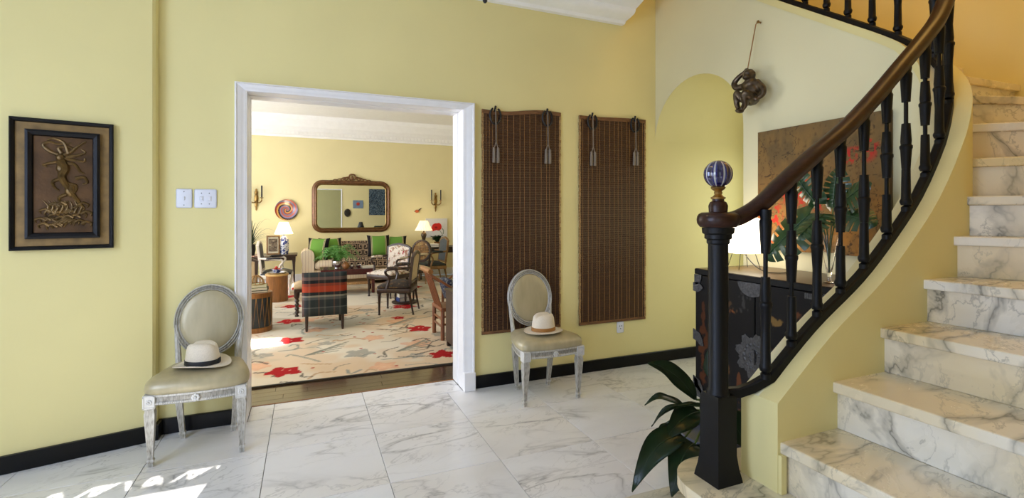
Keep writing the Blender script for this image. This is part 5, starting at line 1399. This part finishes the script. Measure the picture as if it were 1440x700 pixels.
bamboo_chair('second bamboo spindle chair farther back beside the right door jamb', (2.05, 6.75), math.radians(-80))
sc_ = thing('dark_side_cabinet', 'dark brown side cabinet just inside the doorway on the right', 'cabinet', (1.715, 4.80, RZ))
b = B(); box(b, -.355, .355, -.235, .235, .05, .575, .003); obj('body', b, M_wood_dk, sc_)
b = B(); box(b, -.37, .37, -.25, .25, .575, .60, .004); obj('cabinet_top', b, M_wood_dk, sc_)
for x0 in (-.35, .005):
    b = B(); box(b, x0, x0 + .345, .235, .25, .06, .57, .003); d = obj('door', b, M_wood_dk, sc_); b = B(); blob(b, (x0 + (.31 if x0 < 0 else .035), .258, .33), (.01, .01, .01), 1); obj('knob', b, M_brass, d, True)
for sx in (-1, 1):
    for sy in (-1, 1): b = B(); box(b, sx * .33 - .02, sx * .33 + .02, sy * .21 - .02, sy * .21 + .02, 0, .05); obj('foot', b, M_wood_dk, sc_)
SZ = RZ + .6005
bl = thing('black_shade_lamp', 'small lamp with black shade on the dark side cabinet, seen in the mirror', 'lamp', (1.70, 4.85, SZ))
b = B(); lathe(b, [(.06, 0), (.06, .012), (.015, .02), (.012, .10), (.02, .14), (.01, .18), (.008, .32)], 14); obj('base', b, M_brass, bl, True)
b = B(); lathe(b, [(.12, .30), (.055, .50)], 24, cap=False); obj('shade', b, M_dark, bl, True)

# ---------------------------------------------------------------- left side: drums, books, basket, table, lamp, plant
dr = thing('rope_drum', 'dark rope-laced drum with wooden hoops inside the doorway on the left', 'drum', (-.56, 6.55, RZ))
b = B(); lathe(b, [(.17, .04), (.178, .12), (.18, .24), (.178, .36), (.17, .43)], 28); obj('shell', b, simple('dark_blue_drum_skin', (44, 52, 60), .6, var=.4, nscale=9), dr, True)
for z0, z1 in ((.0, .055), (.40, .455)): b = B(); lathe(b, [(.16, z0), (.19, z0), (.192, (z0 + z1) / 2), (.19, z1), (.16, z1)], 28); obj('hoop', b, M_wood_md, dr, True)
b = B(); lathe(b, [(.16, .44), (.0, .442)], 28); obj('drum_head', b, M_cream, dr)
for k in range(18):
    a0, a1 = 2 * PI * k / 18, 2 * PI * (k + .5) / 18; a2 = 2 * PI * (k + 1) / 18
    b = B(); tube(b, [(.188 * math.cos(a0), .188 * math.sin(a0), .41), (.186 * math.cos(a1), .186 * math.sin(a1), .05), (.188 * math.cos(a2), .188 * math.sin(a2), .41)], .004, 5); obj('lacing_rope', b, M_thread, dr)
z = RZ + .456
for k, (lb, c, h, w) in enumerate((('black book lowest of the pile on the rope drum', M_blackc, .025, .24), ('dark green book in the middle of the pile on the rope drum', M_bookg, .035, .22), ('pale green book topmost of the pile on the rope drum', M_bookc, .03, .20))):
    book(lb, (-.54, 6.53, z), .1 + .06 * k, w, .18, h, c); z += h + .0004
wbk = thing('wire_basket', 'open rounded bamboo hoop basket standing on the books on the drum', 'basket', (-.54, 6.53, z))
for k in range(6):
    a = PI * k / 6; b = B(); tube(b, [(.085 * math.cos(a) * math.cos(q), .085 * math.sin(a) * math.cos(q), .006 + .10 * abs(math.sin(q))) for q in [PI * i / 12 for i in range(13)]], .005, 5, up=(.1, .2, 1)); obj('hoop', b, M_thread, wbk, True)
b = B(); tube(b, [(.088 * math.cos(2 * PI * i / 20), .088 * math.sin(2 * PI * i / 20), .006) for i in range(20)], .006, 6, closed=True); obj('base_ring', b, M_thread, wbk, True)
wd = thing('wood_drum_table', 'honey wood drum table with pale rim holding a tray and red fruit', 'table', (-.42, 8.62, RZ))
b = B(); lathe(b, [(.155, .0), (.16, .02), (.157, .40), (.16, .405)], 28); obj('staves', b, M_wood_md, wd, True)
b = B(); lathe(b, [(.15, .405), (.168, .405), (.172, .42), (.168, .435), (.0, .435)], 28); obj('rim_top', b, simple('pale_ash_wood', (200, 160, 96), .4), wd, True)
z = RZ + .4355
b = B(); lathe(b, [(.0, 0), (.13, 0), (.15, .02), (.146, .022), (.128, .006), (0, .006)], 28); tag(obj('tray', b, M_silverm, None, True, loc=(-.42, 8.62, z)), 'round silver tray on the honey wood drum table', 'tray')
bz = z + .0065
b = B(); lathe(b, [(.03, 0), (.035, .004), (.06, .03), (.08, .065), (.076, .065), (.055, .03), (0, .01)], 20); tag(obj('fruit_bowl', b, M_bluewh, None, True, loc=(-.42, 8.62, bz)), 'blue and white bowl heaped with red fruit on the silver tray', 'bowl')
M_fruit = simple('red_fruit', (176, 52, 36), .3, var=.2)
fr0 = None
FS = [(-.03, 0, .035), (.03, .01, .035), (0, -.03, .036), (0, .035, .035), (-.035, -.03, .058), (.03, -.025, .06), (.0, .01, .066), (-.01, -.012, .09)]
for k, (x, y, zz) in enumerate(FS):
    loc = (-.42 + x, 8.62 + y, bz + zz)
    if fr0 is None: b = B(); blob(b, (0, 0, 0), (.024, .024, .022), 2); fr0 = obj('apple', b, M_fruit, None, 'all', loc=loc); o = fr0
    else: o = fr0.copy(); COL.objects.link(o); o.location = loc
    tag(o, 'small red apple heaped in the blue and white bowl', 'apple', 'red apples in the bowl')
lt = thing('lamp_table', 'dark wooden side table under the blue and white lamp on the left', 'table', (-.62, 10.40, RZ))
b = B(); box(b, -.47, .47, -.26, .26, .575, .61, .005); box(b, -.44, .44, -.24, .24, .50, .575); obj('table_top', b, M_wood_dk, lt)
for sx in (-1, 1):
    for sy in (-1, 1): b = B(); leg_turned(b, sx * .41, sy * .2, .51, .022); obj('leg', b, M_wood_dk, lt, True)
LZ = RZ + .6105
ll = thing('porcelain_lamp', 'blue and white porcelain lamp with lit white shade left of the sofa', 'lamp', (-.385, 10.32, LZ))
b = B(); lathe(b, [(.075, 0), (.08, .01), (.078, .02), (.085, .06), (.088, .18), (.085, .27), (.06, .32), (.04, .335), (.04, .35), (.01, .355), (.01, .42)], 20); obj('porcelain_base', b, M_bluewh, ll, True)
b = B(); lathe(b, [(.165, .385), (.08, .61)], 28, cap=False); obj('shade', b, M_shadeL, ll, True)
add_light('porcelain_lamp_bulb', 'POINT', (-.385, 10.32, LZ + .66), (0, 0, 0), 5, (1, .82, .55), radius=.05)
pf = thing('framed_photograph', 'small framed brown photograph standing beside the blue and white lamp', 'picture', (-.68, 10.25, LZ))
ring_frame(0, .23, .0, .36, .025, [(0, 0), (0, .016), (.02, .02), (.028, .008), (.028, 0)], M_goldfr, 'frame', pf)
b = B(); box(b, .02, .21, -.006, -.001, .02, .34); obj('mount', b, simple('cream_mount', (196, 186, 160), .8), pf)
def photo(U, V):
    img = np.zeros(U.shape + (3,), np.float32); img[:] = L3((120, 104, 84)); paint(img, np.clip((fbm(U * 40, V * 40) - .4) * 3, 0, 1), (72, 60, 48)); paint(img, np.clip((fbm(U * 25 + 4, V * 25) - .55) * 4, 0, 1), (176, 160, 132)); return img
paint_grid('photo_print', .15, .24, 30, 48, photo, P_flat, pf, 'XZ', (.04, -.0068, .06))
sp = thing('spidery_plant', 'dark spidery air plant in a black pot at the left edge of the doorway', 'plant', (-.93, 10.30, LZ))
b = B(); lathe(b, [(.05, 0), (.07, .10), (.065, .19), (.075, .2), (.06, .2), (0, .18)], 16); obj('pot', b, M_dark, sp, True)
for k in range(46):
    a = rf.uniform(0, 2 * PI); L = rf.uniform(.2, .42); up = rf.uniform(-.05, .5)
    P = bez((0, 0, .19), (L * .25 * math.cos(a), L * .25 * math.sin(a), .22 + up * .8), (L * .7 * math.cos(a), L * .7 * math.sin(a), .3 + up), (L * math.cos(a), L * .6 * math.sin(a), .2 + up * .8), 8)
    b = B(); sweep(b, P, [(-.009, 0), (0, .003), (.009, 0), (0, -.002)], scale=lambda t: 1.05 - t); obj('leaf', b, M_leaf, sp)

# ---------------------------------------------------------------- far wall: mirror, plate, sconces, ornament
mi = thing('wall_mirror', 'wide mirror in a rounded gilt brown frame with carved crest above the sofa', 'mirror', (.915, 10.998, 0))
MX, MZ0, MZ1, MR = .80, .995, 2.10, .16
def rrect(hx, z0, z1, r, n=6):
    P = []
    for cx_, cz_, a0 in ((hx - r, z0 + r, -PI / 2), (hx - r, z1 - r, 0), (-hx + r, z1 - r, PI / 2), (-hx + r, z0 + r, PI)):
        P += [(cx_ + r * math.cos(a0 + PI / 2 * k / n), cz_ + r * math.sin(a0 + PI / 2 * k / n)) for k in range(n + 1)]
    return P
M_mframe = simple('brown_gilt_wood', (112, 76, 46), .35, .35, var=.3, nscale=20)
b = B(); sweep(b, [(x, -.02, z) for x, z in rrect(MX - .045, MZ0 + .045, MZ1 - .045, MR)], [(-.045, -.018), (-.045, .01), (-.03, .03), (-.012, .024), (0, .034), (.014, .024), (.03, .016), (.044, .0), (.044, -.018)], closed=True, up=(0, -1, 0)); obj('frame', b, M_mframe, mi, True)
b = B(); sweep(b, [(x, -.035, z) for x, z in rrect(MX - .095, MZ0 + .095, MZ1 - .095, MR * .7)], circ(.009, 6), closed=True, up=(0, -1, 0)); obj('bead', b, M_brass, mi, True)
b = B(); pr = rrect(MX - .07, MZ0 + .07, MZ1 - .07, MR); ga = [b.verts.new((x, -.022, z)) for x, z in pr]; gb = [b.verts.new((x, -.012, z)) for x, z in pr]; b.faces.new(ga); b.faces.new(gb)
for i in range(len(pr)): b.faces.new((ga[i], ga[(i + 1) % len(pr)], gb[(i + 1) % len(pr)], gb[i]))
k_ = N('mirror_glass'); k_.color((.86, .88, .86, 1)); k_.set(Metallic=1.0, Roughness=.015); obj('glass', b, k_.m, mi)
b = B()
def crest(pts, r=.016, sy=True):
    for sg in ((-1, 1) if sy else (1,)): tube(b, smooth_path([(sg * x, -.035, MZ1 - .02 + z) for x, z in pts], 4), 1, 7, up=(0, -1, 0), taper=lambda t: r * (1 - .4 * t))
crest([(.0, .15), (.045, .14), (.065, .09), (.05, .04), (.02, .03)], .018); crest([(.06, .09), (.11, .085), (.15, .05), (.13, .02), (.10, .04)]); crest([(.12, .08), (.19, .07), (.23, .03), (.20, .015)]); crest([(.22, .05), (.28, .045), (.31, .01)], .013); crest([(.30, .03), (.36, .035), (.38, .01), (.345, .005)], .012); crest([(.36, .01), (.44, .012), (.48, .0)], .01)
for x, z, r in ((0, .06, .04), (0, .10, .025), (.09, .055, .02), (-.09, .055, .02), (.17, .04, .02), (-.17, .04, .02)): blob(b, (x, -.035, MZ1 - .02 + z), (r, r * .6, r), 1)
obj('carved_crest', b, M_mframe, mi, True)
pl_ = thing('swirl_plate', 'round plate with red violet and ochre swirls on the wall above the left lamp', 'plate', (-.36, 10.998, 1.472))
n_, m_ = 96, 44; VV = []; CC = []
for j in range(m_ + 1):
    r = .212 * j / m_
    for i in range(n_):
        a = 2 * PI * i / n_; VV.append((r * math.cos(a), -.012 - .04 * (r / .212) ** 2, r * math.sin(a)))
        ph = (a / (2 * PI) * 6 - 9.0 * (r / .212) ** .8 + .15 * math.sin(3 * a)) % 6; cl = [(150, 60, 50), (196, 150, 84), (40, 34, 40), (126, 112, 140), (176, 84, 60), (104, 108, 132)][int(ph)]
        CC.append(lin(cl))
FF = [(j * n_ + i, j * n_ + (i + 1) % n_, (j + 1) * n_ + (i + 1) % n_, (j + 1) * n_ + i) for j in range(m_) for i in range(n_)]
me = bpy.data.meshes.new('dish'); me.from_pydata(VV, [], FF); at_ = me.attributes.new('paint', 'FLOAT_COLOR', 'POINT'); at_.data.foreach_set('color', np.array(CC, np.float32).ravel()); me.materials.append(P_gloss)
o = bpy.data.objects.new('dish', me); COL.objects.link(o); o.parent = pl_; so = o.modifiers.new('solid', 'SOLIDIFY'); so.thickness = .008; so.offset = 0
def sconce(label, x, z):
    t = thing('wall_sconce', label, 'sconce', (x, 10.998, z))
    b = B(); blob(b, (0, -.016, .0), (.042, .016, .10)); blob(b, (0, -.018, .11), (.034, .016, .05)); blob(b, (0, -.016, .165), (.02, .014, .03)); blob(b, (0, -.016, -.12), (.028, .014, .07)); blob(b, (0, -.016, -.20), (.015, .012, .045)); obj('backplate', b, M_brass, t, True)
    for sg in (-1, 1):
        b = B(); tube(b, smooth_path([(0, -.02, -.06), (sg * .05, -.07, -.09), (sg * .10, -.09, -.05), (sg * .105, -.09, .0)], 5), .012, 7); lathe(b, [(.008, 0), (.036, .008), (.038, .014), (.012, .02), (.014, .04)], 12, (sg * .105, -.09, 0)); a = obj('arm', b, M_brass, t, True)
        b = B(); lathe(b, [(.014, .02), (.014, .25), (.004, .256)], 10, (sg * .105, -.09, 0)); obj('candle', b, M_candle, a, True)
sconce('brass two-arm wall sconce with black candles right of the mirror', 2.723, 1.68)
sconce('brass wall sconce with black candles at the left edge of the doorway', -.91, 1.70)
og = thing('bird_ornament', 'small orange wall ornament between the mirror and the right sconce', 'ornament', (2.30, 10.998, 1.448))
b = B(); blob(b, (0, -.03, 0), (.045, .025, .038)); obj('body', b, simple('orange_glaze', (190, 84, 34), .3), og, True)
b = B(); tube(b, [(.03, -.03, .01), (.07, -.03, .05), (.10, -.03, .07)], 1, 6, up=(0, -1, 0), taper=lambda t: .016 - .009 * t); obj('tail', b, simple('dark_glaze', (70, 50, 34), .3), og, True)
b = B(); tube(b, [(-.04, -.03, 0), (-.065, -.03, -.005)], 1, 6, up=(0, -1, 0), taper=lambda t: .009 - .007 * t); obj('beak', b, M_dark, og, True)

# ---------------------------------------------------------------- what the mirror shows: the near wall of the living room
tp = thing('woven_hanging', 'dark blue patterned hanging on the near wall, seen in the mirror', 'wall hanging', (2.06, 4.002, 1.34))
b = B(); box(b, 0, .64, 0, .02, 0, .92, .002); obj('backing', b, M_dark, tp)
def blue(U, V):
    img = np.zeros(U.shape + (3,), np.float32); img[:] = L3((48, 70, 92)); paint(img, (fbm(U * 70, V * 70, 2) > .55) * .8, (126, 140, 150)); paint(img, (fbm(U * 50 + 8, V * 50, 2) > .62) * .9, (30, 34, 44)); return img
g = paint_grid('woven_face', .64, .92, 100, 140, blue, P_cloth, tp, 'XZ', (.64, .0212, 0)); g.rotation_euler = (0, 0, PI)
sm = thing('small_picture', 'small blue picture with a red flower above the lamp, seen in the mirror', 'picture', (1.52, 4.002, 1.58))
b = B(); box(b, 0, .34, 0, .02, 0, .28, .002); obj('canvas', b, simple('pale_blue_ground', (120, 140, 164), .8), sm)
b = B(); blob(b, (.17, .021, .15), (.06, .004, .06)); obj('flower', b, M_fruit, sm, True)
ov = thing('oval_plaque', 'dark oval plaque on the near wall beside the doorway, seen in the mirror', 'wall art', (1.34, 4.002, 1.42))
b = B(); blob(b, (0, .012, 0), (.09, .012, .12)); obj('boss', b, M_dark, ov, True); b = B(); tube(b, [(.1 * math.cos(2 * PI * i / 24), .012, .13 * math.sin(2 * PI * i / 24)) for i in range(24)], .012, 6, closed=True, up=(0, 1, 0)); obj('rim', b, M_wood_dk, ov, True)
s2 = thing('dark_sofa', 'dark brown sofa along the near living room wall, seen in the mirror', 'sofa', (3.05, 4.56, RZ))
b = B(); box(b, -.85, .85, -.38, .42, .0, .36, .02, 2); obj('base', b, M_wood_dk, s2)
b = B(); cushion_box(b, -.72, .72, -.2, .42, .36, .50, .03, 10, 8, 5); obj('seat_cushion', b, M_greenv, s2, 'all')
b = B(); box(b, -.85, .85, -.42, -.2, .3, .95, .05, 3); obj('backrest', b, M_greenv, s2, True)
for sx in (-1, 1): b = B(); box(b, sx * .79 - .08, sx * .79 + .08, -.38, .42, .3, .66, .04, 3); obj('arm', b, M_greenv, s2, True)
cushion('green and black cushion on the dark sofa, seen in the mirror', 2.62, 4.52, .76, .22, math.radians(105), .1, None, None)
